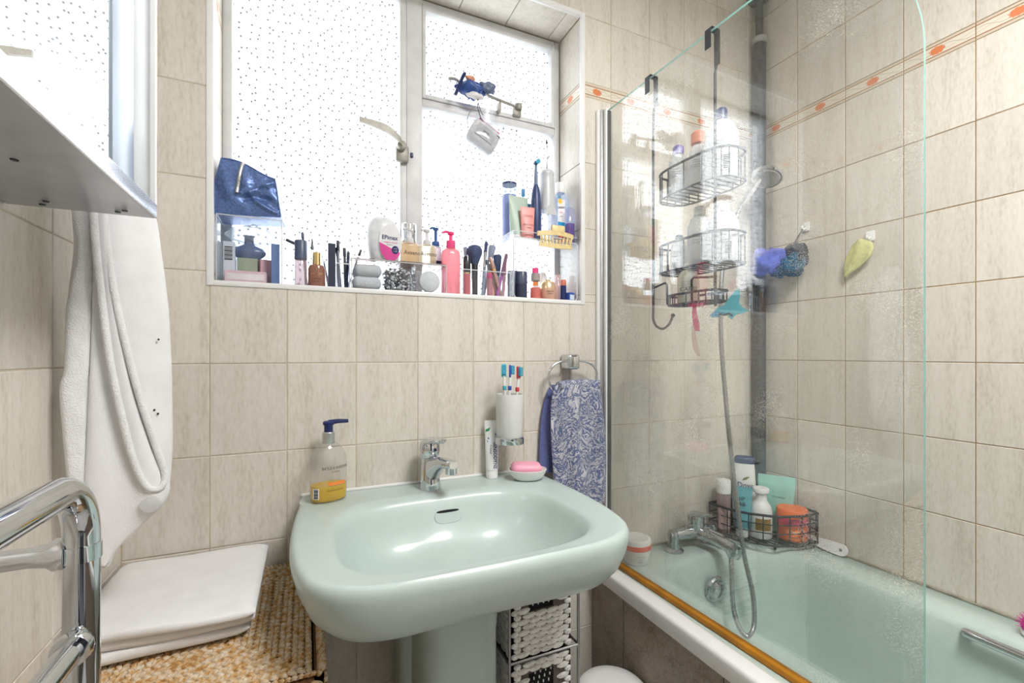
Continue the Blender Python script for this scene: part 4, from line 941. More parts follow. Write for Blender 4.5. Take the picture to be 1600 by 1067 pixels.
def drape(rows, yo, th, amp, nf, n=40):
    rings = []
    for (z, xa, xb) in [(p.z, p.x, p.y) for p in spline([(a, c_, z) for z, a, c_ in rows], 5)]:
        k_ = min(1.0, (0.02 - z) / .06); front, back = [], []
        for i in range(n + 1):
            t = i / n; x = xa + (xb - xa) * t
            y = yo + amp * k_ * (math.sin(nf * t * 2 * math.pi + 0.8 + z * 3) + .4 * math.sin(nf * 2.3 * t * 2 * math.pi - z * 8)) + .010 * (2 * t - 1) ** 4
            e = th * (0.35 + 0.65 * min(1, min(t, 1 - t) * 9))
            front.append((x, y - e, z)); back.append((x, y + e, z))
        rings.append(front + back[::-1])
    return rings
MB().loft(drape([(.016, -.066, .072), (.006, -.074, .078), (-.04, -.082, .084), (-.12, -.082, .092), (-.20, -.078, .096), (-.28, -.074, .092), (-.315, -.072, .088), (-.33, -.070, .086)], -.022, .006, .007, 1.8)).build('front_layer', M_DAM, hw, smooth=70)
MB().loft(drape([(.014, -.066, .070), (-.02, -.080, .084), (-.08, -.094, .100), (-.16, -.100, .112), (-.20, -.101, .117), (-.225, -.101, .106), (-.235, -.10, .085)], .016, .006, .005, 1.3)).build('back_layer', M_DAMB, hw, smooth=70)
MB().tube([(x, -.022 + .016 * math.sin(t), .012 + .005 * math.sin(t)) for x, t in ((-.064, .2), (-.03, 1), (0, 1.6), (.035, 1.2), (.07, .4))], .013, 10).build('top_fold', M_DAM, hw, smooth=70)

# ------------------------------------------------------------------ things round the bath
cj = thing('cream_jar', 'white cream jar with an orange banded lid on the bath ledge', 'jar', (0.898, 1.096, BATH + 0.0015))
part('jar', [(.001, 0), (.030, 0), (.033, .003), (.041, .034), (.043, .046), (.001, .046)], M_WHITE, cj, 32, smooth=50)
part('lid_band', [(.001, .046), (.0445, .046), (.045, .049), (.0445, .060), (.001, .060)], mat('orange_lid', srgb(226, 96, 66), .4), cj, 32)
part('lid', [(.001, .060), (.0435, .060), (.0435, .070), (.042, .073), (.036, .0745), (.033, .073), (.001, .0735)], M_WHITE, cj, 32)
a_ = face_cam(.898, 1.096) + .35
text(cj, 'Kerastase', .0085, M_INK, cyl(.0395, .029, a_)); text(cj, 'PARIS', .005, M_INK, cyl(.0375, .021, a_)); text(cj, 'masque', .0045, M_INK, cyl(.0365, .013, a_))

# wire corner caddy
cc = thing('corner_wire_caddy', 'dark wire corner caddy full of bottles on the bath ledge', 'caddy', (0, 0, 0))
oc = [(1.262, 1.155), (1.265, 1.085), (1.290, 1.025), (1.345, 0.965), (1.42, 0.938), (1.492, 0.935), (1.500, 0.945), (1.500, 1.085), (1.442, 1.155)]
oc = oc + [oc[0]]
b = MB()
for z_, r_ in ((.640, .0045), (.612, .002), (.585, .002), (.548, .0035)): b.tube([(x, y, z_) for x, y in oc[:-1]], r_, 6, closed=True)
b.build('rails', M_WIRE, cc)
P = [Vector((x, y, 0)) for x, y in oc]
for i in range(len(P) - 1):
    m_ = max(1, int((P[i + 1] - P[i]).length / .035))
    for k in range(m_):
        q = P[i].lerp(P[i + 1], k / m_); MB().tube([(q.x, q.y, .548), (q.x, q.y, .640)], .002, 6).build('upright_wire', M_WIRE, cc)
for x, y in ((1.27, 1.14), (1.36, .985), (1.485, .96), (1.44, 1.13)): MB().tube([(x, y, BATH + .001), (x, y, .548)], .004, 6).build('foot', M_WIRE, cc)
b = MB()
for k in range(14):
    x = 1.262 + k * .0175; ys = 1.03 - (x - 1.28) * .78 if x > 1.28 else 1.06
    b.tube([(x, max(.940, ys), .549), (x, 1.153 if x < 1.44 else 1.153 - (x - 1.44) * .9, .549)], .0018, 6)
b.build('base_wires', M_WIRE, cc)
ZC = .5515
MINT = srgb(150, 205, 195)
def yaw_to(x, y): return -math.atan2(x, y)          # turns a local -y front toward the camera
bw = thing('body_wash_bottle', 'white body wash bottle with a navy flip cap at the back of the corner caddy', 'bottle', (1.385, 1.118, ZC), yaw_to(1.385, 1.118))
MB().loft([se_ring(z, a, c_, 2.6, 30) for a, c_, z in ((.030, .018, 0), (.035, .022, .004), (.0375, .024, .05), (.0365, .0235, .13), (.033, .022, .20), (.031, .021, .222))]).build('bottle', M_WHITE, bw, smooth=50)
MB().loft([se_ring(z, a, c_, 2.6, 30) for a, c_, z in ((.0315, .0215, .2225), (.0315, .0215, .237), (.029, .019, .243), (.020, .012, .246))]).build('cap', M_NAVY, bw, smooth=50)
text(bw, 'Dove', .026, M_INKB, flat(-.0245, .004, .142), sx=.9)
b = MB(); b.add([(x, -.0242, z) for x, z in ((-.006, .166), (.006, .170), (.018, .180), (.008, .180), (-.002, .174))], [(0, 1, 2, 3, 4)]); b.build('gold_emblem', M_GOLD, bw, smooth=0)
nt_ = thing('face_scrub_tube', 'teal face scrub tube standing on its white cap in the corner caddy', 'tube', (1.315, 1.068, ZC), yaw_to(1.315, 1.068))
part('cap', [(.001, 0), (.020, 0), (.0205, .002), (.0205, .022), (.019, .024), (.001, .024)], M_WHITE, nt_, 22)
rr = [se_ring(.024 + .125 * t / 8, .021 + .009 * t / 8, .020 * (1 - t / 8) ** .8 + .001, 2.0, 28) for t in range(9)] + [se_ring(.160, .030, .001, 2.0, 28)]
MB().loft(rr).build('tube', mat('teal_tube', srgb(104, 170, 182), .4, var=.05), nt_, smooth=60)
text(nt_, 'NIP', .018, M_INK, flat(-.0105, -.006, .117)); text(nt_, 'FAB', .018, M_INK, flat(-.0125, -.006, .100))
wb = thing('white_lotion_bottle', 'round shouldered white bottle with a gold label in the corner caddy', 'bottle', (1.364, 1.038, ZC), yaw_to(1.364, 1.038))
part('bottle', [(.001, 0), (.030, 0), (.033, .004), (.033, .085), (.029, .102), (.021, .114), (.0175, .120), (.0175, .128), (.001, .128)], M_WHITE, wb, 30, smooth=50)
part('cap', [(.0165, .124), (.0165, .140), (.024, .146), (.0245, .156), (.022, .160), (.001, .160)], M_WHITE, wb, 26)
patch(wb, 'label', mat('gold_brown_label', srgb(160, 128, 72), .5, var=.3, scale=60), .033, -math.pi / 2 + .25, 1.5, .028, .066)
cr = thing('scrub_jar', 'coral body scrub jar with a pink lid in the corner caddy', 'jar', (1.443, 0.986, ZC))
M_CORAL = mat('coral_jar', srgb(214, 108, 78), .35, var=.1)
part('jar', [(.001, 0), (.041, 0), (.044, .004), (.045, .045), (.043, .052), (.001, .052)], M_CORAL, cr, 30)
part('lid', [(.001, .052), (.0455, .052), (.0455, .074), (.001, .074)], mat('raspberry_lid', srgb(205, 72, 108), .35), cr, 30)
part('lid_top', [(.001, .074), (.0455, .074), (.045, .094), (.043, .098), (.001, .099)], mat('orange_lid_top', srgb(240, 120, 66), .35), cr, 30)
a_ = face_cam(1.44, .992)
patch(cr, 'label', mat('orange_label', srgb(250, 130, 40), .5), .045, a_ + .1, 1.0, .008, .040); text(cr, 'SCRUB', .012, M_INKW, cyl(.0454, .028, a_ + .1)); text(cr, 'ORANGE', .009, M_INK, cyl(.0454, .014, a_ + .1))
mp_ = thing('refill_pouch', 'mint green refill pouch leaning in the corner behind the bottles', 'pouch', (1.458, 1.052, ZC), yaw_to(1.458, 1.052) - .1)
rr = []
for t in range(11):
    k = t / 10; rr.append(se_ring(.185 * k, .054 + .002 * math.sin(k * 9), .018 * (1 - k) ** .7 + .0012, 4.0, 36))
MB().loft(rr).build('pouch', mat('mint_foil', MINT, .35, var=.06, bump=.3, bscale=60), mp_, smooth=60)
text(mp_, 'happen', .013, M_INK, flat(-.0085, .008, .128)); text(mp_, 'shower', .013, M_INK, flat(-.0105, .008, .112)); text(mp_, 'refill', .008, M_INK, flat(-.0135, .012, .086))
pk = thing('clear_conditioner_bottle', 'half clear pink bottle with a white cap behind the shower hose', 'bottle', (1.284, 1.116, ZC))
part('bottle', [(.001, 0), (.020, 0), (.022, .003), (.022, .12), (.018, .132), (.001, .132)], clear('clear_pink', (.95, .85, .86), body=.5, bodycol=srgb(224, 200, 202)), pk, 24)
part('cap', [(.001, .132), (.0225, .132), (.0225, .172), (.021, .175), (.001, .175)], M_WHITE, pk, 24)
a_ = face_cam(1.284, 1.116); patch(pk, 'label', mat('rose_label', srgb(205, 175, 176), .5, var=.15, scale=200), .022, a_, 2.0, .015, .085)

# white foot file standing on edge on the ledge against the right wall
b = MB(); ol_ = [(-.085, -.008), (-.03, -.013), (.03, -.018), (.058, -.018)] + [(.058 + .018 * math.sin(math.radians(a)), -.018 * math.cos(math.radians(a))) for a in range(15, 180, 15)] + [(.058, .018), (.03, .018), (-.03, .013), (-.085, .008)]
ff = thing('foot_file', 'white plastic foot file handle lying against the tiles behind the caddy', 'foot file', (1.497, 0.925, BATH + 0.0205), -math.pi / 2, rot=(math.radians(-14), 0, -math.pi / 2))
b.prism(ol_, -.003, .003); b.build('paddle', M_WHITE, ff)
hl = MB().lathe([(.001, 0), (.0045, 0), (.0045, .0008), (.001, .0009)], 14).build('hanging_hole', mat('grey_hole', (.25, .24, .22), .6), ff, (.058, -.003, 0)); hl.rotation_euler = (math.pi / 2, 0, 0)

# magenta spiky scrubber on the ledge at the right edge
pkb = thing('scalp_scrubber', 'magenta bristled scalp scrubber with a white base on the far bath ledge', 'scrubber', (1.456, 0.438, BATH + 0.0015))
part('base', [(.001, 0), (.026, 0), (.029, .006), (.027, .014), (.001, .016)], M_WHITE, pkb, 24)
M_MAG = mat('magenta_rubber', srgb(206, 52, 150), .45)
part('dome', [(.027, .013), (.029, .022), (.025, .036), (.014, .045), (.001, .048)], M_MAG, pkb, 24)
b = MB()
for i in range(70):
    th_ = math.acos(1 - (i + .5) / 70); ph_ = i * 2.39996; dd = Vector((math.sin(th_) * math.cos(ph_), math.sin(th_) * math.sin(ph_), math.cos(th_)))
    p0 = Vector((0, 0, .020)) + dd * .024; b.tube([p0, p0 + dd * .014], [.0011, .0005], 5)
o = b.build('bristles', M_MAG, pkb); o['kind'] = 'stuff'

# hooks and wash mitts on the right wall
def wall_hook(label, y, z):
    t = thing('wall_hook', label, 'hook', (R - .0005, y, z), 0, 'white hooks on the shower wall')
    MB().rbox(-.006, 0, -.012, .012, -.015, .015, .003).build('plate', M_WHITE, t)
    MB().tube([(-.004, 0, -.004), (-.016, 0, -.010), (-.022, 0, -.006), (-.023, 0, .002)], .0035, 8).build('peg', M_WHITE, t)
wall_hook('white stick-on hook above the blue wash mitt', 0.985, 1.572)
wall_hook('white stick-on hook holding the yellow green cloth', 0.795, 1.497)
def crumple(b_, c, sx, sy, sz, seed, amp=.25, n=28, m=18):
    r_ = random.Random(seed); ph = [r_.uniform(0, 6.28) for _ in range(10)]; rings = []
    for j in range(1, m):
        v = math.pi * j / m; ring = []
        for k in range(n):
            u_ = 2 * math.pi * k / n
            f = 1 + amp * (math.sin(3 * u_ + ph[0] + 2 * v) * .5 + math.sin(5 * u_ - 3 * v + ph[1]) * .35 + math.sin(7 * u_ + 5 * v + ph[2]) * .25 + math.sin(4 * v + ph[3]) * .3)
            ring.append((c[0] + sx * f * math.sin(v) * math.cos(u_), c[1] + sy * f * math.sin(v) * math.sin(u_), c[2] - sz * f * math.cos(v)))
        rings.append(ring)
    b_.loft(rings)
bg = thing('blue_wash_mitt', 'crumpled blue and teal wash mitt hanging in the shower corner', 'wash mitt', (1.445, 1.020, 1.455))
M_MITT = mat('periwinkle_fabric', srgb(96, 104, 190), .9, var=.25, scale=60, bump=.5); M_MITT2 = mat('teal_mesh', srgb(40, 92, 120), .9, var=.5, scale=120, bump=.9)
b = MB(); crumple(b, (-.020, .035, .005), .050, .055, .040, 3, .3); b.build('blue_fold', M_MITT, bg, smooth=50)
b = MB(); crumple(b, (.012, -.005, -.008), .040, .055, .036, 8, .3); b.build('teal_mesh', M_MITT2, bg, smooth=50)
b = MB(); crumple(b, (.025, -.030, .020), .030, .035, .040, 5, .3); b.build('dark_mesh', mat('dark_mesh', (.03, .035, .05), .9, var=.6, scale=120, bump=.9), bg, smooth=50)
MB().tube([(.02, -.02, .05), (.045, -.033, .100), (.050, -.034, .112)], .002, 6).build('loop', M_WIRE, bg)
yc = thing('yellow_cloth', 'pale yellow green exfoliating cloth hanging from a hook on the right wall', 'cloth', (R - .018, 0.815, 1.490))
rr = []
for z, y0_, y1_ in ((.0, -.006, .004), (-.012, -.030, .022), (-.03, -.038, .030), (-.055, -.030, .040), (-.08, .000, .046), (-.098, .028, .046), (-.104, .036, .042)):
    ring = []
    for k in range(24):
        a = 2 * math.pi * k / 24; yy_ = (y0_ + y1_) / 2 + (y1_ - y0_) / 2 * math.cos(a)
        ring.append((.008 * math.sin(a) + .003 * math.sin(yy_ * 170 + z * 60), yy_, z))
    rr.append(ring)
MB().loft(rr).build('cloth', mat('yellow_green_mesh', srgb(206, 206, 140), .9, var=.15, scale=80, bump=.6), yc, smooth=60)
#SPLIT3
# ------------------------------------------------------------------ things on the window sill
ZS = SILL + 0.0006
def acrylic_box(name, label, x0, x1, y0, y1, z0, z1, t=.0025, top=False, dividers=(), back=True, group=None, edge=True, hz=None, cat='organiser'):
    """open clear box; every wall is a thin sheet"""
    o = thing(name, label, cat, ((x0 + x1) / 2, (y0 + y1) / 2, z0), 0, group); w, d, h = (x1 - x0) / 2, (y1 - y0) / 2, z1 - z0
    MB().rbox(-w, w, -d, d, 0, t, .0008, 1).build('base', M_ACRYL, o)
    MB().rbox(-w, w, -d, -d + t, t, hz or h, .0008, 1).build('front', M_ACRYL, o)
    if back: MB().rbox(-w, w, d - t, d, t, h, .0008, 1).build('back', M_ACRYL, o)
    for s_ in (-1, 1): MB().rbox(s_ * w - (t if s_ > 0 else 0), s_ * w + (0 if s_ > 0 else t), -d + t, d - t, t, h, .0008, 1).build('side', M_ACRYL, o)
    if top: MB().rbox(-w, w, -d, d, h, h + t, .0008, 1).build('lid', M_ACRYL, o)
    for q in dividers: MB().rbox(q - t / 2, q + t / 2, -d + t, d - t, t, h - .002, .0006, 1).build('divider', M_ACRYL, o)
    if edge:                                             # pale strips put the glint of the edges into the colour
        b_ = MB(); hh = h + (t if top else 0); fz = hz or h
        for x_ in (-w, w): b_.tube([(x_, -d, 0), (x_, -d, fz)], .0013, 6)
        b_.tube([(-w, -d, .001), (w, -d, .001)], .0016, 6); b_.tube([(-w, -d, fz), (w, -d, fz)], .0013, 6)
        for x_ in (-w, w): b_.tube([(x_, -d, hh if hz is None else h), (x_, d, hh if hz is None else h)], .0011, 6)
        b_.build('edge_glint', mat('acrylic_edge_glint', (.86, .88, .90), .2, var=.03, trans=.5), o)
    return o
def carton(name, label, x0, x1, y0, y1, z0, h, col, rz=0.0, rx=0.0, group=None, cat='box', band=None):
    o = thing(name, label, cat, ((x0 + x1) / 2, (y0 + y1) / 2, z0), rz, group); w, d = (x1 - x0) / 2, (y1 - y0) / 2
    MB().rbox(-w, w, -d, d, 0, h, .001, 1).build('carton', mat('card_%d_%d_%d' % tuple(int(c * 99) for c in col), col, .5, var=.06, scale=120), o)
    if band: MB().rbox(-w * .9, w * .9, -d - .0006, -d, h * .2, h * .75, .0002, 1).build('label', mat('card_band_%d' % int(band[0] * 999), band, .5, var=.1), o)
    return o

# left: clear box with cartons, blue cosmetic bag on top
BX = (-.182, -.053, 1.186, 1.300)
acrylic_box('clear_storage_box', 'clear acrylic box full of cartons under the blue cosmetic bag', *BX, ZS, ZS + .150)
zi = ZS + .003
c1 = carton('pink_carton', 'pale pink speckled carton lying flat at the bottom of the clear box', -.168, -.085, 1.192, 1.225, zi, .026, srgb(226, 190, 196), band=srgb(235, 220, 222))
c2 = carton('white_carton', 'white carton with a barcode standing in the left of the clear box', -.176, -.152, 1.230, 1.262, zi, .098, srgb(214, 218, 226))
for i in range(10):
    z = .055 + i * .0032; MB().box(-.009, .007, -.0166, -.0161, z, z + (.0014 if i % 3 else .0022)).build('barcode_bar', M_INK, c2, smooth=0)
carton('green_carton', 'olive green carton in the middle of the clear box', -.148, -.106, 1.228, 1.262, zi, .062, srgb(150, 162, 136))
carton('rose_carton', 'rose pink hexagonal topped carton beside the green carton', -.104, -.080, 1.230, 1.256, zi, .062, srgb(224, 168, 178), rz=.3)
carton('blue_packet', 'shiny blue packet at the right side of the clear box', -.078, -.060, 1.200, 1.285, zi, .095, srgb(90, 118, 170), rz=.05)
pf = thing('perfume_bottle', 'slate blue mushroom shaped perfume bottle inside the clear box', 'perfume', (-.125, 1.247, zi + .0625))
part('bottle', [(.001, 0), (.022, 0), (.034, .010), (.036, .018), (.030, .026), (.016, .032), (.010, .036), (.010, .052), (.014, .056), (.001, .057)], mat('slate_blue', srgb(88, 104, 140), .25), pf, 26, sy=.45)
pg_ = thing('plastic_bag', 'crumpled clear plastic bag stuffed in the top of the clear box', 'bag', (-.118, 1.285, zi + .115))
b = MB(); crumple(b, (0, -.03, .006), .050, .022, .022, 21, .22); b.build('film', clear('crinkled_film', (.93, .95, .97), body=.35, bodycol=(.78, .81, .84), rough=.15), pg_, smooth=40)

M_BAG = mat('metallic_blue_leather', srgb(96, 120, 172), .33, .45, var=.28, scale=180, bump=.35, bscale=300)
cb = thing('cosmetic_bag', 'shiny blue boxy cosmetic bag with a zip on the clear box', 'bag', (-.118, 1.243, ZS + .1545), -.10)
Ay = [(-.056, -.048, .030), (-.005, .008, 0), (.062, .030, .0)]
def bagpt(u, v, w):
    """unit cube corner to the slumped, tilted bag"""
    x = -.068 + .136 * u; y = -.050 + .095 * v; z = .112 * w
    x += (.024 * (w) - .010) * (1 - u) * (1.2 if w > .5 else .4) - .012 * u * w
    z += .012 * (1 - u) * w - .016 * u * w + .006 * math.sin(u * 5) * w + .010 * (1 - w) * u * 0.4
    bul = math.sin(math.pi * u) * math.sin(math.pi * w)
    y -= .010 * bul * (1 - v); y += .008 * (1 - v) * math.exp(-((u - .62) ** 2 + (w - .42) ** 2) / .02)
    def ridge(pts, wd):
        best = 9.0
        for (a0, b0), (a1, b1) in zip(pts[:-1], pts[1:]):
            t = max(0, min(1, ((u - a0) * (a1 - a0) + (w - b0) * (b1 - b0)) / ((a1 - a0) ** 2 + (b1 - b0) ** 2))); best = min(best, math.hypot(u - a0 - t * (a1 - a0), w - b0 - t * (b1 - b0)))
        return math.exp(-(best / wd) ** 2)
    y -= (1 - v) * (.008 * ridge([(.44, .40), (.58, .46), (.70, .62), (.95, .86)], .05) + .007 * ridge([(.58, .44), (.66, .30), (.92, .10)], .045) - .006 * ridge([(.50, .34), (.62, .38), (.85, .40)], .07) - .005 * ridge([(.62, .58), (.80, .66)], .06))
    y -= (1 - v) * .0025 * math.sin(u * 17 + w * 9) * math.sin(math.pi * w)
    return (x, y, z)
b = MB(); ng = 44
def face(fn):
    vs = [fn(i / ng, j / ng) for j in range(ng + 1) for i in range(ng + 1)]
    fs = [(j * (ng + 1) + i, j * (ng + 1) + i + 1, (j + 1) * (ng + 1) + i + 1, (j + 1) * (ng + 1) + i) for j in range(ng) for i in range(ng)]
    b.add(vs, fs)
face(lambda u, w: bagpt(u, 0, w)); face(lambda u, w: bagpt(u, 1, w)); face(lambda v, w: bagpt(0, v, w)); face(lambda v, w: bagpt(1, v, w)); face(lambda u, v: bagpt(u, v, 0)); face(lambda u, v: bagpt(u, v, 1))
bo = b.build('body', M_BAG, cb, smooth=50)
bmx = bmesh.new(); bmx.from_mesh(bo.data); bmesh.ops.remove_doubles(bmx, verts=bmx.verts, dist=1e-5); bmesh.ops.recalc_face_normals(bmx, faces=bmx.faces); bmx.to_mesh(bo.data); bmx.free()
for q in ([(0, 0, w / 12) for w in range(13)], [(u / 12, 0, 0) for u in range(13)], [(u / 12, 0, 1) for u in range(13)], [(1, 0, w / 12) for w in range(13)], [(0, v / 12, 1) for v in range(13)]):
    MB().tube([Vector(bagpt(*p)) for p in q], .0017, 6).build('seam', M_BAG, cb)
zp = [Vector(bagpt(.40 - .02 * k / 8, 0, 1.0 - .62 * k / 8)) + Vector((0, -.0035, 0)) for k in range(9)]
MB().tube(zp, .0042, 8).build('zip', mat('silver_zip', (.34, .34, .34), .4, .8, var=.5, scale=500), cb)

# nail varnishes, foundation, pencils
def lathe_thing(name, label, cat, x, y, z, parts, group=None, n=20, sx=1, sy=1, rz=0.0):
    o = thing(name, label, cat, (x, y, z), rz, group)
    for pn_, prof, m_ in parts: part(pn_, prof, m_, o, n, sx, sy)
    return o
M_SLATE = mat('slate_cap', srgb(74, 84, 110), .35)
lathe_thing('lip_gloss_bottle', 'mauve gloss bottle with a square slate cap right of the clear box', 'gloss', -.013, 1.205, ZS,
            [('bottle', [(.001, 0), (.013, 0), (.014, .002), (.014, .062), (.012, .066), (.001, .066)], clear('mauve_gloss', (.9, .84, .86), body=.6, bodycol=srgb(198, 178, 186))), ('cap', [(.001, .066), (.0142, .066), (.0142, .110), (.013, .112), (.001, .112)], M_SLATE)])
fd_ = lathe_thing('foundation_bottle', 'brown glass foundation bottle with a gold neck under a clear cap', 'foundation', .022, 1.207, ZS,
            [('bottle', [(.001, 0), (.018, 0), (.0195, .003), (.0195, .046), (.016, .055), (.009, .058), (.001, .058)], mat('brown_glass', srgb(168, 120, 104), .15, var=.04, trans=.3)), ('neck', [(.001, .058), (.009, .058), (.009, .086), (.007, .088), (.001, .088)], M_GOLD), ('clear_cap', [(.015, .056), (.015, .090), (.013, .092), (.001, .092)], M_ACRYL)], sy=.8)
a_ = -math.pi / 2
text(fd_, 'ESTEE LAUDER', .0052, M_GOLD, cyl(.0197, .032, a_, .0160), sx=.85); text(fd_, 'E', .010, M_GOLD, cyl(.0197, .039, a_, .0160)); text(fd_, 'Double Wear', .004, M_INK, cyl(.0197, .020, a_, .0160)); text(fd_, 'Stay-in-Place', .0036, M_INK, cyl(.0197, .014, a_, .0160))
carton('mascara_box', 'tall narrow navy mascara box standing by the foundation', .047, .064, 1.192, 1.210, ZS, .110, srgb(34, 42, 66))
acrylic_box('clear_pencil_cup', 'small clear cup of eye pencils left of the clear drawers', .066, .096, 1.190, 1.230, ZS, ZS + .062, group=None, edge=True, cat='cup')
def stick(name, label, cat, p0, p1, r_, parts, group=None):
    """slender thing: a shaft with ends of other colours, parts = (name, t0, t1, radius factor, material)"""
    p0, p1 = Vector(p0), Vector(p1); o = thing(name, label, cat, p0, 0, group)
    for nm, t0, t1, k0, k1, m_ in parts:
        a, c_ = (p1 - p0) * t0, (p1 - p0) * t1
        MB().tube([a, a.lerp(c_, .08), a.lerp(c_, .5), a.lerp(c_, .92), c_], [r_ * k0 * .9, r_ * k0, r_ * (k0 + k1) / 2, r_ * k1, r_ * k1 * .85], 10).build(nm, m_, o)
    return o
M_GREYP = mat('grey_pencil', srgb(120, 124, 136), .4); M_DPEN = mat('dark_pencil', srgb(44, 48, 62), .4); M_STEELB = mat('steel_tool', (.5, .51, .54), .3, .9)
EP = 'eye pencils and tools on the sill'
stick('eye_pencil', 'dark eye pencil rising behind the mauve gloss bottle', 'pencil', (.000, 1.222, ZS), (-.010, 1.262, ZS + .145), .0035, [('barrel', 0, .92, 1, 1, M_DPEN), ('cap', .9, 1, 1.1, 1.1, M_SLATE)], EP)
stick('black_clip_pencil', 'short dark pencil lying across the top of the mauve gloss bottle', 'pencil', (-.046, 1.235, ZS + .118), (-.012, 1.235, ZS + .104), .004, [('barrel', 0, 1, 1, 1, M_DPEN)], EP)
stick('lash_wand', 'thin spoolie brush standing behind the foundation bottle', 'brush', (.016, 1.232, ZS), (.012, 1.255, ZS + .130), .0028, [('handle', 0, .8, 1, .8, M_STEELB), ('bristle', .78, 1, 1.4, .7, M_BLACK)], EP)
stick('tweezers', 'steel tweezers leaning between the foundation and the mascara box', 'tweezers', (.052, 1.240, ZS), (.030, 1.262, ZS + .127), .0032, [('arm', 0, 1, 1, .8, M_STEELB)], EP)
for i, (xa, xb, h_, lab, m_) in enumerate(((.072, .070, .120, 'grey cap pencil tallest in the small clear cup', M_GREYP), (.076, .068, .104, 'dull blue pencil leaning left in the small clear cup', M_SLATE), (.088, .086, .106, 'dark pencil upright in the small clear cup', M_DPEN), (.090, .096, .098, 'blue black pencil at the right of the small clear cup', M_NAVY))):
    stick('eye_pencil', lab, 'pencil', (xa, 1.200 + .006 * i, ZS + .004), (xb, 1.204 + .006 * i, ZS + h_), .0036, [('barrel', 0, .8, 1, 1, m_), ('cap', .78, 1, 1.15, 1.15, M_DPEN)], EP)
stick('brow_brush', 'slanting brow brush leaning right over the clear drawers', 'brush', (.092, 1.226, ZS + .006), (.128, 1.236, ZS + .110), .0026, [('handle', 0, .86, 1, 1, M_STEELB), ('head', .84, 1, 1.5, 1.1, M_BLACK)], EP)

# clear drawers with cotton
dr_ = acrylic_box('clear_cotton_drawers', 'clear three compartment box of cotton wool with a tinted lid', .100, .340, 1.186, 1.290, ZS, ZS + .076, dividers=(-.042, .038), cat='organiser')
MB().rbox(-.121, .121, -.053, .053, .0765, .0800, .001, 1).build('tinted_lid', clear('smoked_acrylic', (.75, .70, .68), body=.25, bodycol=srgb(190, 176, 170)), dr_)
M_COT = mat('cotton', (.62, .62, .63), 1, var=.05, scale=60, bump=.6, bscale=160)
zi = ZS + .003
ct = thing('cotton_wool_pad', 'soft folded cotton wool in the left compartment of the clear drawers', 'cotton wool', (.138, 1.238, zi))
MB().rbox(-.034, .036, -.044, .040, .001, .034, .014, 4).build('lower_pad', M_COT, ct, smooth=80); MB().rbox(-.031, .037, -.046, .038, .033, .064, .014, 4).build('upper_pad', M_COT, ct, smooth=80)
cbz = thing('cotton_bud_heap', 'loose heap of cotton buds in the middle compartment of the clear drawers', 'cotton buds', (.219, 1.238, zi))
b = MB(); r3 = random.Random(5)
for i in range(240):
    c_ = Vector((r3.uniform(-.031, .031), r3.uniform(-.042, .040), .006 + r3.random() ** 1.1 * .054)); a = r3.uniform(-.7, .7); d_ = Vector((math.sin(a) * .5, math.cos(a), r3.uniform(-.2, .2))).normalized() * .020
    p_, q_ = c_ - d_, c_ + d_
    p_.y = max(p_.y, -.046); b.tube([p_, p_.lerp(q_, .18), p_.lerp(q_, .22), p_.lerp(q_, .78), p_.lerp(q_, .82), q_], [.0022, .0030, .0011, .0011, .0030, .0022], 6)
o = b.build('buds', mat('cotton_bud', (.60, .60, .61), .9, var=.08), cbz); o['kind'] = 'stuff'; 
for i in range(2):
    o = MB().lathe([(.001, -.004), (.026, -.004), (.028, -.002), (.028, .002), (.026, .004), (.001, .0045)], 28).build('cotton_round', M_COT, None, (.298, 1.200 + i * .0095, zi + .0305), smooth=50)
    o.rotation_euler = (math.radians(86), 0, 0)
    tag(o, 'frontmost round cotton pad in the right compartment of the clear drawers' if i == 0 else 'round cotton pad standing on edge directly behind the frontmost pad', 'cotton pad', 'round cotton pads')

# on the drawers
ZT = ZS + .0808
ep = thing('cream_pump_bottle', 'bulky white cream bottle with an oval magenta label on the clear drawers', 'bottle', (.186, 1.238, ZT), .05)
MB().loft([se_ring(z, a, c_, 2.5, 36, cx_) for a, c_, z, cx_ in ((.032, .022, 0, 0), (.036, .026, .004, 0), (.041, .028, .035, -.001), (.043, .029, .065, -.002), (.040, .028, .090, -.003), (.032, .025, .106, -.005), (.020, .018, .117, -.006), (.006, .006, .121, -.006))]).build('bottle', mat('cloudy_white', (.76, .77, .78), .3, var=.12, scale=45, trans=.3), ep, smooth=60)
def disc(par, nm, m_, cx_, cz, a, c_, y, clip=None, n=36):
    pts = [(cx_ + a * math.cos(2 * math.pi * k / n), cz + c_ * math.sin(2 * math.pi * k / n)) for k in range(n)]
    if clip: pts = [(x, z) for x, z in pts if clip(x, z)]
    MB().prism(pts, y - .0005, y).build(nm, m_, par, smooth=0)
disc(ep, 'label', mat('label_grey', (.70, .70, .72), .5), .010, .047, .029, .048, -.0305)
disc(ep, 'magenta_band', mat('magenta_print', srgb(206, 50, 140), .5), .010, .047, .0285, .0475, -.0311, lambda x, z: z < .036 - .5 * (x - .01))
disc(ep, 'blue_seal', M_INKB, .022, .030, .009, .0105, -.0317)
text(ep, 'EPimax', .0150, M_INKB, flat(-.0318, .008, .056, .0), sx=.92, bold=.0002); text(ep, 'original cream', .0060, mat('magenta_print', (0, 0, 0)), flat(-.0318, .010, .047)); text(ep, 'emollient', .004, M_INK, flat(-.0318, .008, .041))
for k in range(3): MB().box(.0165, .0275, -.0322, -.0318, .0250 + k * .0040, .0266 + k * .0040).build('seal_stripe', M_INKW, ep, smooth=0)
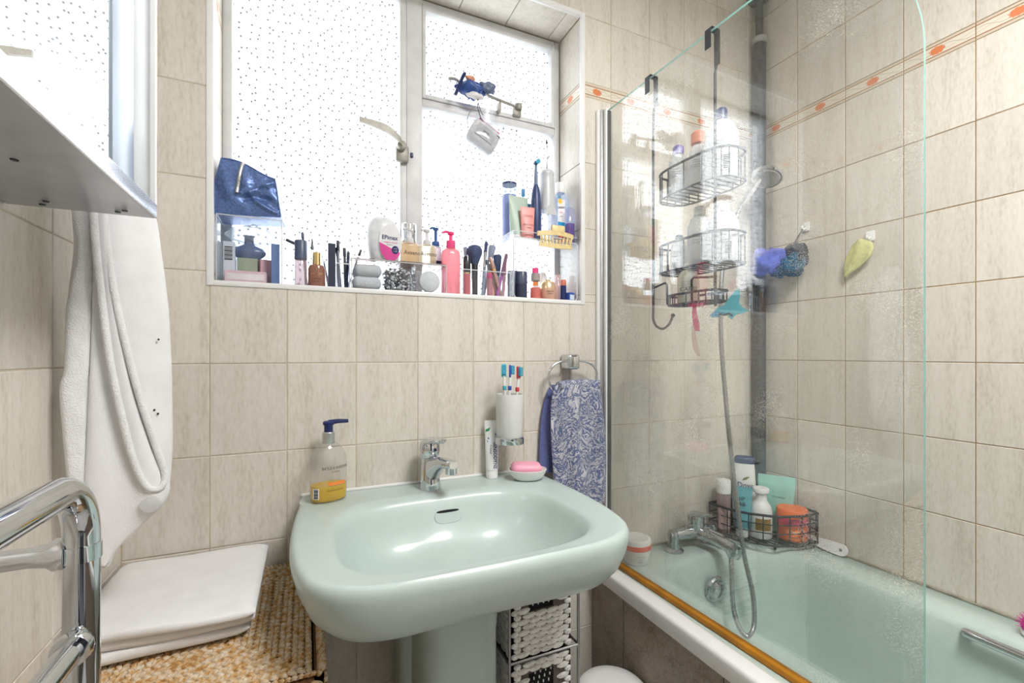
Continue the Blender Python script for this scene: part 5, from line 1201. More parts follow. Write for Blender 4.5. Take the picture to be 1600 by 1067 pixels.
M_AMB = clear('pale_amber', (1.0, .93, .82), body=.55, bodycol=srgb(238, 214, 184)); M_AMB2 = clear('pale_straw', (1.0, .97, .88), body=.45, bodycol=srgb(244, 234, 208))
def pump_bottle(name, label, x, y, z, m_, a, c_, h, word, pm, pump_h=.03, wx=0.0):
    o = thing(name, label, 'bottle', (x, y, z)); MB().loft([se_ring(q, a * k, c_ * k, 3.0, 30) for k, q in ((.93, 0), (1, .003), (1, h * .86), (.93, h * .95), (.7, h))]).build('bottle', m_, o, smooth=50)
    part('collar', [(.001, h), (.011, h), (.0115, h + .002), (.0105, h + .013), (.001, h + .014)], pm, o, 18)
    b_ = MB(); b_.lathe([(.0045, h + .013), (.0045, h + pump_h - .008), (.008, h + pump_h - .006), (.0085, h + pump_h), (.001, h + pump_h + .001)], 14); b_.tube([(0, 0, h + pump_h - .002), (-.012, -.008, h + pump_h - .002), (-.018, -.012, h + pump_h - .006)], [.004, .0035, .003], 8); b_.build('pump', pm, o)
    if word: text(o, word, .0165, M_INK, flat(-c_ - .0006, wx, h * .42), sx=.85)
    return o
M_PUMPW = mat('cloudy_pump', (.80, .80, .82), .3, trans=.3)
pump_bottle('cleanser_bottle', 'amber lettered pump bottle next to the bulky cream bottle', .252, 1.238, ZT, M_AMB, .024, .018, .058, 'Aveeno', M_PUMPW, .040, .004)
pump_bottle('oil_cleanser_bottle', 'straw coloured lettered pump bottle in front of the window mullion', .299, 1.232, ZT, M_AMB2, .024, .018, .056, 'Aveeno', M_PUMPW, .042)
lathe_thing('mirror_cap_bottle', 'bottle with a tall silver mirror cap behind the amber pump bottle', 'bottle', .259, 1.276, ZT, [('bottle', [(.001, 0), (.019, 0), (.020, .003), (.020, .072), (.001, .072)], M_AMB2), ('cap', [(.001, .072), (.0205, .072), (.0205, .118), (.019, .120), (.001, .120)], M_CHROME)])
M_BLUEP = mat('royal_blue_plastic', srgb(48, 88, 150), .3)
bb_ = pump_bottle('blue_pump_bottle', 'white lotion bottle with a blue pump behind the pink pump bottle', .331, 1.262, ZT, mat('white_blue_body', srgb(214, 222, 236), .3), .016, .013, .062, '', M_BLUEP, .052)
MB().rbox(-.0165, .0165, -.0138, -.0132, .010, .020, .0002, 1).build('blue_stripe', M_INKB, bb_)
pb_ = thing('pink_pump_bottle', 'tall clear pink pump bottle standing right of the clear drawers', 'bottle', (.360, 1.212, ZS))
M_PINKL = clear('pink_liquid', (1.0, .70, .74), 1.4, body=.72, bodycol=srgb(246, 160, 168), bodytrans=.6); M_PINKP = mat('hot_pink_plastic', srgb(246, 96, 160), .3, trans=.35)
MB().loft([se_ring(z, a, c_, 2.6, 32) for a, c_, z in ((.023, .019, 0), (.025, .021, .003), (.0255, .0215, .110), (.024, .020, .122), (.016, .014, .128), (.012, .012, .130))]).build('bottle', M_PINKL, pb_, smooth=50)
part('collar', [(.001, .130), (.0125, .130), (.013, .133), (.012, .150), (.001, .151)], M_PINKP, pb_, 20)
b = MB(); b.lathe([(.005, .150), (.005, .165), (.009, .168), (.0095, .174), (.001, .176)], 16); b.tube([(0, 0, .172), (-.016, -.006, .173), (-.027, -.010, .168)], [.0045, .0038, .003], 8); b.build('pump', M_PINKP, pb_)

# brush holder
hx0_, hx1_ = .388, .528
acrylic_box('clear_brush_holder', 'clear divided holder full of makeup brushes on the sill', hx0_, hx1_, 1.190, 1.250, ZS, ZS + .072, dividers=(-.012,), cat='organiser')
zi = ZS + .004; MBG = 'makeup brushes in the clear holder'
M_BLK = mat('black_lacquer', (.02, .022, .03), .2); M_HAIR = mat('blue_black_hair', srgb(66, 78, 108), .9, var=.3, scale=300, stretch=(1, 1, .1)); M_HAIR2 = mat('grey_hair', srgb(138, 146, 166), .9, var=.2, scale=300); M_WOODP = mat('rose_gold', srgb(196, 160, 150), .3, .5); M_PURP = mat('purple_plastic', srgb(170, 96, 170), .35)
def brush(label, p0, p1, r_, hk, hm, hair, fer, t1=.62, t2=.72):
    return stick('makeup_brush', label, 'brush', p0, p1, r_, [('handle', 0, t1, 1.0, 1.1, hm), ('ferrule', t1 - .02, t2, 1.15, 1.3, fer), ('hair', t2 - .02, 1, 1.3, hk, hair)], MBG)
def powder(label, p0, p1):
    o = thing('makeup_brush', label, 'brush', p0, 0, MBG); d_ = Vector(p1) - Vector(p0)
    MB().tube([Vector((0, 0, 0)), d_ * .5, d_ * .62], [.008, .0095, .010], 12).build('handle', M_BLK, o)
    mx = Matrix.Translation(d_ * .60) @ d_.to_track_quat('Z', 'Y').to_matrix().to_4x4(); l_ = d_.length * .40
    MB().lathe([(.009, 0), (.014, l_ * .25), (.021, l_ * .55), (.0225, l_ * .72), (.018, l_ * .92), (.008, l_), (.001, l_ * 1.01)], 22, mx=mx).build('hair', M_HAIR, o, smooth=70)
powder('large round blue black powder brush in the clear holder', (.432, 1.218, zi), (.436, 1.232, zi + .146))
brush('small dusky shader brush left of the large powder brush', (.414, 1.232, zi), (.411, 1.240, zi + .140), .0034, 1.9, M_PURP, M_HAIR2, M_STEELB, .7, .8)
brush('slim blue grey brush leaning just right of the powder brush', (.452, 1.210, zi), (.470, 1.228, zi + .158), .0042, 1.2, M_HAIR2, M_HAIR, M_STEELB, .55, .82)
brush('fluffy grey blue angled brush tallest on the right of the holder', (.462, 1.232, zi), (.494, 1.240, zi + .152), .0052, 2.2, M_STEELB, M_HAIR2, M_STEELB, .55, .68)
brush('rose gold handled brush slanting left across the holder', (.506, 1.202, zi), (.473, 1.204, zi + .110), .0050, 1.0, M_WOODP, M_WOODP, M_GOLD)
brush('second rose gold brush slanting beside the first', (.500, 1.214, zi), (.466, 1.214, zi + .104), .0040, 1.0, M_WOODP, M_GREYP, M_GOLD)
brush('wide flat grey brush head at the right of the clear holder', (.505, 1.236, zi), (.510, 1.240, zi + .126), .0068, 1.9, M_BLK, M_HAIR, M_STEELB, .4, .52)
stick('purple_lip_pencil', 'bright purple lip pencil leaning right in the clear holder', 'pencil', (.492, 1.200, zi), (.524, 1.206, zi + .124), .0045, [('barrel', 0, .5, 1, 1, M_PURP), ('cap', .48, 1, 1.15, 1.15, mat('plum_plastic', srgb(120, 84, 110), .3))], 'lip pencils in the clear holder')
stick('mauve_lip_pencil', 'mauve lip pencil standing rightmost in the clear holder', 'pencil', (.516, 1.214, zi), (.527, 1.222, zi + .112), .0048, [('barrel', 0, .6, 1, 1, mat('mauve_plastic', srgb(196, 150, 160), .35)), ('cap', .58, 1, 1.1, 1.1, mat('mauve_dark', srgb(150, 110, 124), .35))], 'lip pencils in the clear holder')
lathe_thing('pink_lip_gloss', 'pink lip gloss tube with a tall black cap left in the clear holder', 'lip gloss', .405, 1.208, zi, [('tube', [(.001, 0), (.009, 0), (.0098, .002), (.0098, .058), (.001, .058)], mat('pink_gloss', srgb(228, 120, 134), .2, trans=.3)), ('collar', [(.001, .058), (.0103, .058), (.0103, .062), (.001, .062)], M_GOLD), ('cap', [(.001, .062), (.0105, .062), (.0105, .104), (.0095, .106), (.001, .106)], M_BLK)])
lathe_thing('rose_lip_gloss', 'short rose lip gloss in the middle of the clear holder', 'lip gloss', .474, 1.212, zi, [('tube', [(.001, 0), (.008, 0), (.008, .050), (.001, .050)], mat('rose_gloss', srgb(214, 150, 156), .2, trans=.3)), ('cap', [(.001, .050), (.0082, .050), (.0082, .066), (.001, .066)], M_PINKP)])
lathe_thing('wood_lip_pencil', 'short peach lip balm behind the purple pencil', 'lip balm', .486, 1.222, zi, [('tube', [(.001, 0), (.0085, 0), (.0085, .060), (.001, .060)], mat('peach_tube', srgb(226, 176, 168), .3)), ('cap', [(.001, .060), (.0087, .060), (.0087, .082), (.001, .083)], M_BLK)])

# clear shelf stand on the right
sx0, sx1, sy0, sy1 = .538, .750, 1.188, 1.298
ss = thing('clear_shelf_stand', 'clear acrylic shelf stand at the right end of the sill', 'shelf', (0, 0, ZS))
hs_ = .176
MB().rbox(sx0, sx1, sy0, sy1, hs_ - .003, hs_, .0008, 1).build('top_sheet', M_ACRYL, ss)
for x_ in (sx0, sx1 - .003): MB().rbox(x_, x_ + .003, sy0, sy1, 0, hs_ - .003, .0008, 1).build('leg', M_ACRYL, ss)
M_EDGE_GLINT = mat('acrylic_edge_glint', (0, 0, 0))  # same pale painted glint, for the edges of the shelf
b = MB()
pth = [(sx0 + .014, 0, .001), (sx0 + .006, 0, .003), (sx0, 0, .012), (sx0, 0, hs_ - .004), (sx0 + .004, 0, hs_), (sx1 - .004, 0, hs_), (sx1, 0, hs_ - .004), (sx1, 0, .012), (sx1 - .006, 0, .003), (sx1 - .014, 0, .001)]
b.tube([(x, sy0, z) for x, _, z in pth], .0018, 8); b.build('bent_front_edge', M_EDGE_GLINT, ss)
b = MB()
b.rbox(sx0, sx1, sy0, sy0 + .0025, hs_, hs_ + .018, .0008, 1); b.rbox(sx0, sx0 + .0025, sy0, sy1, hs_, hs_ + .018, .0008, 1); b.rbox(sx1 - .0025, sx1, sy0, sy1, hs_, hs_ + .018, .0008, 1); b.build('raised_lip', M_ACRYL, ss)
b = MB(); b.tube([(sx0, sy1, hs_ + .018), (sx0, sy0, hs_ + .018), (sx1, sy0, hs_ + .018), (sx1, sy1, hs_ + .018)], .0013, 6); b.build('lip_edge', M_EDGE_GLINT, ss)
zi = ZS + .0005; ZU = ZS + hs_ + .0006
M_JARD = mat('dark_glass', srgb(52, 60, 82), .2)
for x_, y_, h_, lab in ((.553, 1.226, .084, 'dark slate jar leftmost under the clear shelf'), (.572, 1.206, .080, 'dark slate jar in front under the clear shelf')):
    lathe_thing('dark_jar', lab, 'jar', x_, y_, zi, [('jar', [(.001, 0), (.0155, 0), (.0165, .003), (.0165, h_ * .52), (.001, h_ * .52)], M_JARD), ('cap', [(.001, h_ * .53), (.0168, h_ * .53), (.0168, h_ * .97), (.0155, h_), (.001, h_)], mat('slate_lid', srgb(66, 74, 98), .3))], 'dark jars under the clear shelf')
lathe_thing('pink_nail_polish', 'clear and coral bottle with a grey collar and hot pink top under the shelf', 'nail polish', .617, 1.206, zi, [('bottle', [(.001, 0), (.0145, 0), (.0155, .002), (.0155, .034), (.014, .036), (.001, .036)], mat('coral_liquid', srgb(232, 146, 136), .15, trans=.4)), ('shoulder', [(.015, .036), (.015, .052), (.011, .056), (.001, .056)], M_ACRYL), ('collar', [(.001, .056), (.0135, .056), (.0135, .078), (.001, .078)], mat('warm_grey', srgb(160, 152, 148), .4)), ('cap', [(.001, .078), (.010, .078), (.010, .094), (.001, .095)], M_PINKP)])
gj = lathe_thing('gold_cream_jar', 'round rose gold cream jar under the clear shelf', 'jar', .660, 1.210, zi, [('jar', [(.001, 0), (.020, 0), (.0245, .008), (.026, .020), (.025, .034), (.001, .034)], mat('rose_beige', srgb(206, 160, 140), .35)), ('lid', [(.025, .034), (.0245, .044), (.019, .055), (.010, .059), (.001, .059)], mat('champagne_gold', srgb(212, 184, 148), .3, .5)), ('knob', [(.001, .058), (.009, .058), (.009, .063), (.001, .064)], mat('champagne_gold', (0, 0, 0)))])
text(gj, 'ESSENTIAL', .0050, M_INK, cyl(.0262, .024, -1.75)); text(gj, 'ENERGY', .0050, M_INK, cyl(.0262, .017, -1.75)); 
lathe_thing('orange_dropper', 'small bottle with an orange top behind the gold jar', 'bottle', .646, 1.262, zi, [('bottle', [(.001, 0), (.011, 0), (.011, .050), (.001, .050)], M_WHITE), ('cap', [(.001, .050), (.009, .050), (.009, .072), (.001, .072)], mat('orange_cap', srgb(240, 140, 70), .4))])
lathe_thing('lipstick', 'navy lipstick tube with a terracotta top under the shelf', 'lipstick', .712, 1.206, zi, [('tube', [(.001, 0), (.0095, 0), (.0095, .048), (.001, .048)], M_NAVY), ('cap', [(.001, .048), (.0092, .048), (.0092, .060), (.0075, .066), (.001, .066)], mat('terracotta', srgb(200, 112, 92), .4))])
carton('small_blue_box', 'tiny blue and white box at the right foot of the shelf', .724, .746, 1.196, 1.214, zi, .028, srgb(60, 96, 176), rz=.3, band=srgb(210, 224, 240))
lathe_thing('clear_pink_bottle', 'faint pink clear bottle at the back right under the shelf', 'bottle', .722, 1.258, zi, [('bottle', [(.001, 0), (.015, 0), (.016, .003), (.016, .060), (.008, .072), (.007, .090), (.001, .09)], clear('faint_pink', (.98, .88, .88), body=.35, bodycol=srgb(240, 206, 204)))])
lathe_thing('white_pump_tube', 'tall white bottle with a fine printed label behind the gold jar', 'bottle', .676, 1.272, zi, [('bottle', [(.001, 0), (.013, 0), (.0135, .003), (.0135, .085), (.009, .095), (.001, .096)], M_WHITE)])

# on the shelf
def squeeze(name, label, x, y, z, w, h, m_, capm, rz=0.0, lean=0.0):
    o = thing(name, label, 'tube', (x, y, z), rot=(lean, 0, rz)); part('cap', [(.001, 0), (w * .40, 0), (w * .42, .002), (w * .42, h * .12), (.001, h * .12)], capm, o, 24, sy=.62)
    rr_ = [se_ring(h * .12 + h * .84 * t / 8, w * (.42 + .08 * t / 8), w * .26 * (1 - t / 8) ** .8 + .001, 2.0, 28) for t in range(9)] + [se_ring(h, w * .5, .001, 2.0, 28)]
    MB().loft(rr_).build('tube', m_, o, smooth=60); return o
M_SAGE = mat('sage_tube', srgb(188, 208, 194), .4, trans=.15)
sg = squeeze('sage_tube', 'pale sage green squeeze tube standing on the clear shelf', .574, 1.232, ZU, .066, .132, M_SAGE, M_WHITE, .1)
tor = MB().tube([(.009 * math.cos(2 * math.pi * k / 24), 0.004, .009 * math.sin(2 * math.pi * k / 24)) for k in range(24)], .0007, 5, closed=True).build('printed_ring', M_INK, sg, (.012, -.0215, .040))
MB().rbox(.002, .022, -.0182, -.0172, .0395, .0408, .0002, 1).build('printed_bar', M_INK, sg)
pt = squeeze('pink_tube', 'small salmon pink squeeze tube in front of the sage tube', .592, 1.208, ZU, .046, .096, mat('salmon_tube', srgb(240, 168, 164), .4, trans=.15), mat('salmon_cap', srgb(232, 150, 146), .4), -.05)
text(pt, 'Clarins', .010, mat('rose_ink', srgb(190, 90, 96), .6), flat(-.0078, 0, .066)); text(pt, 'BEAUTY FLASH', .0052, M_INK, flat(-.0108, 0, .040)); text(pt, 'BALM', .0052, M_INK, flat(-.0116, 0, .031))
lathe_thing('lavender_shampoo_bottle', 'lavender blue bottle with a clear and navy cap at the left of the shelf', 'bottle', .562, 1.272, ZU, [('bottle', [(.001, 0), (.020, 0), (.022, .004), (.023, .130), (.021, .145), (.001, .146)], mat('lavender_body', srgb(150, 162, 214), .35, trans=.2)), ('cap', [(.001, .146), (.0225, .146), (.0225, .176), (.001, .176)], clear('clear_cap_blue', (.9, .94, 1), body=.4, bodycol=srgb(200, 214, 238))), ('cap_top', [(.001, .176), (.023, .176), (.023, .182), (.001, .183)], M_NAVY)])
eb_ = thing('electric_toothbrush', 'navy electric toothbrush standing on the clear shelf', 'toothbrush', (.629, 1.226, ZU))
M_NAVYM = mat('navy_satin', srgb(48, 62, 106), .35)
part('handle', [(.001, 0), (.0155, 0), (.0165, .004), (.0160, .070), (.0150, .115), (.0115, .145), (.0070, .160), (.001, .161)], M_NAVYM, eb_, 24, smooth=50)
part('neck', [(.0068, .160), (.0055, .185), (.0042, .215), (.001, .216)], mat('slate_neck', srgb(104, 116, 146), .4), eb_, 16)
b = MB(); b.lathe([(.001, 0), (.0065, 0), (.007, .002), (.0065, .006), (.001, .0065)], 16, mx=Matrix.Translation((0, .003, .221)) @ Matrix.Rotation(math.pi / 2, 4, 'X')); b.build('head', M_NAVYM, eb_)
b = MB(); b.lathe([(.001, 0), (.006, 0), (.0068, .010), (.001, .010)], 14, mx=Matrix.Translation((.003, -.003, .223)) @ Matrix.Rotation(math.pi / 2, 4, 'X')); b.build('bristles', M_BRISTLE, eb_)
wf = thing('water_flosser', 'grey cordless water flosser with a clear tank on the shelf', 'water flosser', (.672, 1.236, ZU))
M_FLO = mat('pale_grey_abs', srgb(196, 198, 202), .35)
part('tank', [(.001, 0), (.026, 0), (.029, .004), (.0295, .060), (.0285, .092), (.001, .093)], clear('smoky_tank', (.90, .91, .94), body=.40, bodycol=srgb(190, 194, 208)), wf, 28)
MB().loft([se_ring(z, a, c_, 2.3, 30) for a, c_, z in ((.028, .028, .085), (.0275, .0275, .105), (.024, .024, .160), (.0225, .0225, .172), (.024, .024, .176), (.024, .024, .182), (.018, .018, .188), (.005, .005, .189))]).build('body', M_FLO, wf, smooth=50)
disc(wf, 'tank_arch', M_FLO, 0, .058, .0235, .036, -.0305, lambda x, z: z > .066)
MB().tube([(0, 0, .188), (.001, 0, .22), (0, 0, .252), (-.002, -.002, .262)], [.0028, .0016, .0013, .0013], 8).build('jet_tip', M_GREYP, wf)
MB().rbox(-.0045, -.0002, -.004, .001, .256, .266, .001).build('jet_nozzle', M_BLACK, wf)
mw = thing('mouthwash_bottle', 'clear mouthwash bottle with a white cap and blue label on the shelf', 'mouthwash', (.7265, 1.250, ZU), .12)
MB().loft([se_ring(z, a, c_, 3.0, 32) for a, c_, z in ((.023, .018, 0), (.0255, .021, .003), (.0255, .021, .140), (.024, .019, .152), (.018, .015, .164), (.014, .014, .168))]).build('bottle', clear('clear_blue_bottle', (.90, .93, .99), body=.22, bodycol=srgb(196, 210, 240)), mw, smooth=50)
part('cap', [(.001, .168), (.0150, .168), (.0155, .170), (.0155, .198), (.0145, .200), (.001, .200)], M_WHITE, mw, 22)
MB().rbox(-.024, .003, -.0218, -.0212, .072, .142, .0002, 1).build('label', M_INKW, mw)
MB().rbox(-.024, .003, -.0219, -.0213, .042, .072, .0002, 1).build('blue_label', mat('cyan_print', srgb(40, 150, 205), .5), mw)
MB().rbox(-.024, .004, -.0219, -.0213, .006, .042, .0002, 1).build('red_label', mat('red_print', srgb(236, 60, 90), .5), mw)
disc(mw, 'yellow_print', mat('yellow_print', srgb(240, 200, 90), .5), -.016, .136, .008, .008, -.0220)
text(mw, 'CORSODYL', .0085, M_INKB, flat(-.0223, -.011, .114, .15), sx=.72, bold=.0002); text(mw, 'daily', .006, mat('red_print', (0, 0, 0)), flat(-.0223, -.012, .100, .15)); text(mw, 'rinse', .005, M_INK, flat(-.0223, -.012, .088, .15))
pv = thing('purple_toner_bottle', 'half full purple liquid bottle at the right end of the shelf', 'bottle', (.7355, 1.206, ZU))
MB().loft([se_ring(z, a, c_, 3.0, 26) for a, c_, z in ((.012, .012, 0), (.0135, .0135, .002), (.0135, .0135, .105), (.008, .008, .112))]).build('bottle', clear('clear_lilac_bottle', (.93, .93, .99), body=.15, bodycol=srgb(200, 204, 236)), pv, smooth=50)
MB().loft([se_ring(z, .0125, .0125, 3.0, 26) for z in (.003, .062)]).build('liquid', clear('purple_liquid', (.62, .42, .80), body=.6, bodycol=srgb(140, 100, 186)), pv, smooth=50)
wf.scale = (.92, .92, 1.20); eb_.scale = (1, 1, 1.08)
# spare manual brushes peeking out behind
TG2 = 'spare toothbrushes on the clear shelf'
for x_, y_, h_, lab, c_ in ((.607, 1.272, .172, 'blue headed toothbrush behind the sage tube', srgb(60, 130, 180)), (.752 - .014, 1.280, .186, 'turquoise headed toothbrush beside the mouthwash cap', srgb(60, 170, 190))):
    o = thing('spare_toothbrush', lab, 'toothbrush', (x_, y_, ZU), 0, TG2); MB().tube([(0, 0, 0), (0, 0, h_ * .5), (0, -.002, h_ - .02)], [.004, .0035, .0026], 8).build('handle', M_WHITE, o)
    MB().rbox(-.0055, .0055, -.007, .002, h_ - .024, h_, .0022).build('head', mat('spare_%d' % int(c_[1] * 99), c_, .5), o)
squeeze('blue_tube', 'small sky blue tube tucked behind the pink tube', .622, 1.258, ZU, .030, .125, mat('sky_tube', srgb(110, 168, 208), .4), M_WHITE, .1)
# claw clip hanging on the lip of the shelf
M_CLIP = mat('pearl_yellow_clip', srgb(226, 204, 148), .35, var=.12, scale=60)
kl = thing('claw_hair_clip', 'pearly yellow claw hair clip on the front lip of the shelf', 'hair clip', (.668, 1.183, ZS + .172))
for k, (zc, ln, s_) in enumerate(((.018, .060, 1), (-.012, .054, -1))):
    b = MB(); P = [(-ln + 2 * ln * t / 12, -.006 - .010 * math.sin(math.pi * t / 12), zc + .004 * s_ * math.sin(math.pi * t / 12)) for t in range(13)]
    b.loft([[(x, y - .004, z - .0065), (x, y + .002, z - .0065), (x, y + .002, z + .0065), (x, y - .004, z + .0065)] for x, y, z in P]); b.build('jaw', M_CLIP, kl)
    for j in range(9):
        x = -ln * .85 + ln * 1.7 * j / 8; MB().tube([(x, -.012, zc - .005 * s_), (x, -.013, zc - .016 * s_), (x, -.008, zc - .024 * s_)], [.0028, .0024, .0014], 6).build('tooth', M_CLIP, kl)
MB().rbox(-.018, .026, -.020, -.008, .020, .046, .004).build('thumb_tab', M_CLIP, kl)
MB().tube([(-.012, -.012, .008), (.018, -.012, .008)], .0045, 10).build('spring', M_STEEL, kl)

# ------------------------------------------------------------------ hanging from the fanlight stay
sc_ = thing('blue_scarf_bundle', 'blue satin scrunchie bundle hooked on the window stay', 'scrunchie', (.450, 1.272, 1.930))
M_SAT = mat('blue_satin', srgb(52, 84, 150), .35, var=.3, scale=50, bump=.2, bscale=70)
b = MB(); crumple(b, (-.010, 0, -.004), .040, .020, .024, 12, .28); b.build('gathered_satin', M_SAT, sc_, smooth=60)
b = MB(); crumple(b, (.040, -.002, .012), .024, .014, .015, 14, .25); b.build('satin_tail', mat('grey_blue_satin', srgb(92, 106, 134), .4, var=.25, scale=60), sc_, smooth=60)
MB().tube(spline([(-.062, -.012, -.038), (-.052, -.016, -.010), (-.040, -.016, .020), (-.034, -.012, .030)], 4), .0052, 8).build('navy_band', M_NAVY, sc_)
b = MB(); crumple(b, (-.018, -.012, .020), .014, .008, .008, 15, .2); b.build('peach_trim', mat('peach_satin', srgb(226, 158, 128), .5), sc_, smooth=60)
b = MB(); crumple(b, (.000, -.010, -.026), .026, .010, .010, 16, .2); b.build('white_trim', mat('white_satin', (.78, .78, .80), .4), sc_, smooth=60)
hp_ = thing('hanging_pad_packet', 'clear packet of cotton pads hanging by a cord from the window stay', 'packet', (.476, 1.268, 1.792), rot=(0, math.radians(28), 0))
MB().loft([se_ring(z, a, c_, 4.0, 30) for a, c_, z in ((.038, .008, -.038), (.044, .016, -.030), (.046, .018, 0), (.044, .016, .026), (.036, .010, .036))]).build('pads', mat('grey_pads', srgb(206, 206, 210), .7, var=.1, scale=90), hp_, smooth=50)
MB().rbox(-.036, .036, -.010, .010, .034, .038, .0015).build('magenta_edge', mat('magenta_print', (0, 0, 0)), hp_)
MB().rbox(-.030, .030, -.0192, -.0182, -.016, .020, .0003, 1).build('grey_label', mat('grey_label', srgb(176, 178, 184), .6, var=.1), hp_)
for i in range(7): MB().box(-.010 + i * .003, -.0085 + i * .003, -.0197, -.0192, -.010, .008).build('barcode_bar', M_INK, hp_, smooth=0)
b = MB(); crumple(b, (0, 0, -.006), .056, .022, .052, 18, .08); b.build('film', clear('packet_film', (.97, .98, .99), body=.12, bodycol=(.8, .82, .84), rough=.12), hp_, smooth=40)
MB().loft([se_ring(z, a, c_, 2.2, 24, cx_) for a, c_, z, cx_ in ((.044, .012, .034, 0), (.036, .010, .055, -.012), (.022, .007, .085, -.028), (.006, .003, .118, -.050))]).build('film_neck', clear('packet_film', (0, 0, 0)), hp_, smooth=60)
cd_ = thing('cord_loop', 'thin dark cord looped from the window stay to the pad packet', 'cord', (.455, 1.262, 1.905))
MB().tube(spline([(0, 0, .005), (.002, -.002, -.020), (.000, -.004, -.034), (.012, -.006, -.070), (.040, -.008, -.100), (.066, -.010, -.112), (.072, -.010, -.124)], 6), .0014, 6).build('dark_cord', M_BLACK, cd_)
MB().tube(spline([(.002, -.002, -.020), (.012, .004, -.040), (.020, .004, -.050)], 5), .0013, 6).build('cord_end', M_BLACK, cd_)
MB().tube(spline([(.000, 0, -.024), (-.022, .002, -.050), (-.030, .002, -.075), (-.026, 0, -.095)], 5), .0009, 6).build('grey_cord', mat('grey_cord', (.25, .25, .27), .6), cd_)

# ------------------------------------------------------------------ shower caddy hooked over the glass screen
sdy = thing('hanging_shower_caddy', 'dark wire three tier shower caddy hooked over the glass screen', 'caddy', (0.833, 1.150, 0.0), SA)
XA, XB, YR = .172, .374, .024
for x_ in (XA + .012, XB + .008):
    b = MB(); w = .008
    P = [(x_, -.0085, 1.845), (x_, -.0085, 1.890), (x_, -.006, 1.8935), (x_, .018, 1.8935), (x_, .0205, 1.890), (x_, .0205, 1.815)]
    b.loft([[(p[0] - w, p[1] - (.001 if i in (0, 1) else 0), p[2]), (p[0] + w, p[1] - (.001 if i in (0, 1) else 0), p[2]), (p[0] + w, p[1] + .0012, p[2] + .0012), (p[0] - w, p[1] + .0012, p[2] + .0012)] for i, p in enumerate(P)]); b.build('over_hook', M_WIRE, sdy)
MB().tube([(XB + .006, YR, 1.835), (XB, YR, 1.80), (XB, YR, 1.27), (XB, YR + .002, 1.262)], .0034, 8).build('rod', M_WIRE, sdy)
MB().tube(spline([(XA + .012, YR, 1.835), (XA, YR, 1.78), (XA, YR, 1.45), (XA, YR, 1.28), (XA, YR, 1.245), (XA + .006, YR + .006, 1.226), (XA + .018, YR + .018, 1.219), (XA + .028, YR + .030, 1.232), (XA + .033, YR + .036, 1.250)], 6), .0034, 8).build('hook_rod', M_WIRE, sdy)
part('hook_ball', [(.001, -.006), (.005, -.003), (.006, 0), (.005, .004), (.001, .006)], M_WIRE, sdy, 12, loc=(XA + .034, YR + .037, 1.254))
def wire_basket(zt, zb_, x0, x1, d_, nm='basket'):
    n = 40; ring = []
    for k in range(n):
        x, y, _ = se_ring(0, (x1 - x0) / 2, d_ / 2, 3.2, n, (x0 + x1) / 2, YR + d_ / 2)[k]; ring.append((x, y))
    o = MB().tube([(x, y, zt) for x, y in ring], .0032, 8, closed=True).build(nm, M_WIRE, sdy)
    MB().tube([(x, y, zb_) for x, y in ring], .0024, 8, closed=True).build('floor_ring', M_WIRE, o)
    for k in range(0, n, 2):
        x, y = ring[k]; MB().tube([(x, y, zt), (x, y, zb_)], .0015, 6).build('upright_wire', M_WIRE, o)
    for k in range(11):
        x = x0 + (x1 - x0) * (k + .7) / 11.4; q = abs((x - (x0 + x1) / 2) / ((x1 - x0) / 2)); hd = d_ / 2 * (1 - q ** 3.2) ** (1 / 3.2)
        MB().tube([(x, YR + d_ / 2 - hd, zb_), (x, YR + d_ / 2 + hd, zb_)], .0017, 6).build('floor_wire', M_WIRE, o)
    return o
wire_basket(1.635, 1.565, XA - .006, XB + .018, .112)
wire_basket(1.440, 1.368, XA - .006, XB + .018, .112)
o = wire_basket(1.303, 1.278, XA + .035, XB - .008, .070, 'lower_tray')
for xa, xb in ((XA, XA + .050), (XB, XB - .070)): MB().tube([(xa, YR, 1.330), (xb - .006 * (1 if xb > xa else -1), YR, 1.338), (xb, YR, 1.332), (xb, YR + .002, 1.280)], .0028, 8).build('tray_hanger', M_WIRE, o)
def in_caddy(x, y):                                     # local caddy position to the room
    return (0.833 + x * math.cos(SA) - y * math.sin(SA), 1.150 + x * math.sin(SA) + y * math.cos(SA))
def cad_bottle(name, label, x, y, z, a, c_, h, m_, cap_m, cap_h, cap_r, word=None, bar=False):
    X, Y = in_caddy(x, y); o = thing(name, label, 'bottle', (X, Y, z), yaw_to(X, Y))
    MB().loft([se_ring(q, a * k, c_ * k, 2.4, 30) for k, q in ((.93, 0), (1, .003), (1, h * .66), (.93, h * .80), (.70, h * .93), (.42, h))]).build('bottle', m_, o, smooth=50)
    part('cap', [(.001, h), (cap_r, h), (cap_r, h + cap_h * .85), (cap_r * .8, h + cap_h), (.001, h + cap_h)], cap_m, o, 20)
    if word: text(o, word, a * .55, M_INK, flat(-c_ - .0006, 0, h * .35))
    if bar:
        MB().rbox(a * .05, a * .55, -c_ - .0008, -c_ - .0002, h * .14, h * .40, .0002, 1).build('barcode_label', M_INKW, o)
        for i in range(8): MB().box(a * .10, a * .50, -c_ - .0013, -c_ - .0008, h * (.16 + .028 * i), h * (.175 + .028 * i)).build('barcode_bar', M_INK, o, smooth=0)
    for i in range(4): MB().rbox(-a * .6, a * (.1 + .1 * (i % 3)), -c_ - .0008, -c_ - .0003, h * (.46 + .05 * i), h * (.475 + .05 * i), .0002, 1).build('print_line', mat('grey_print', (.45, .46, .5), .6), o)
    return o
zi = 1.5668
M_CREAMB = mat('cream_bottle', srgb(232, 226, 208), .35); M_LILAC = mat('lilac_cap', srgb(150, 136, 200), .4); M_PEACH = mat('peach_cap', srgb(244, 158, 130), .4)
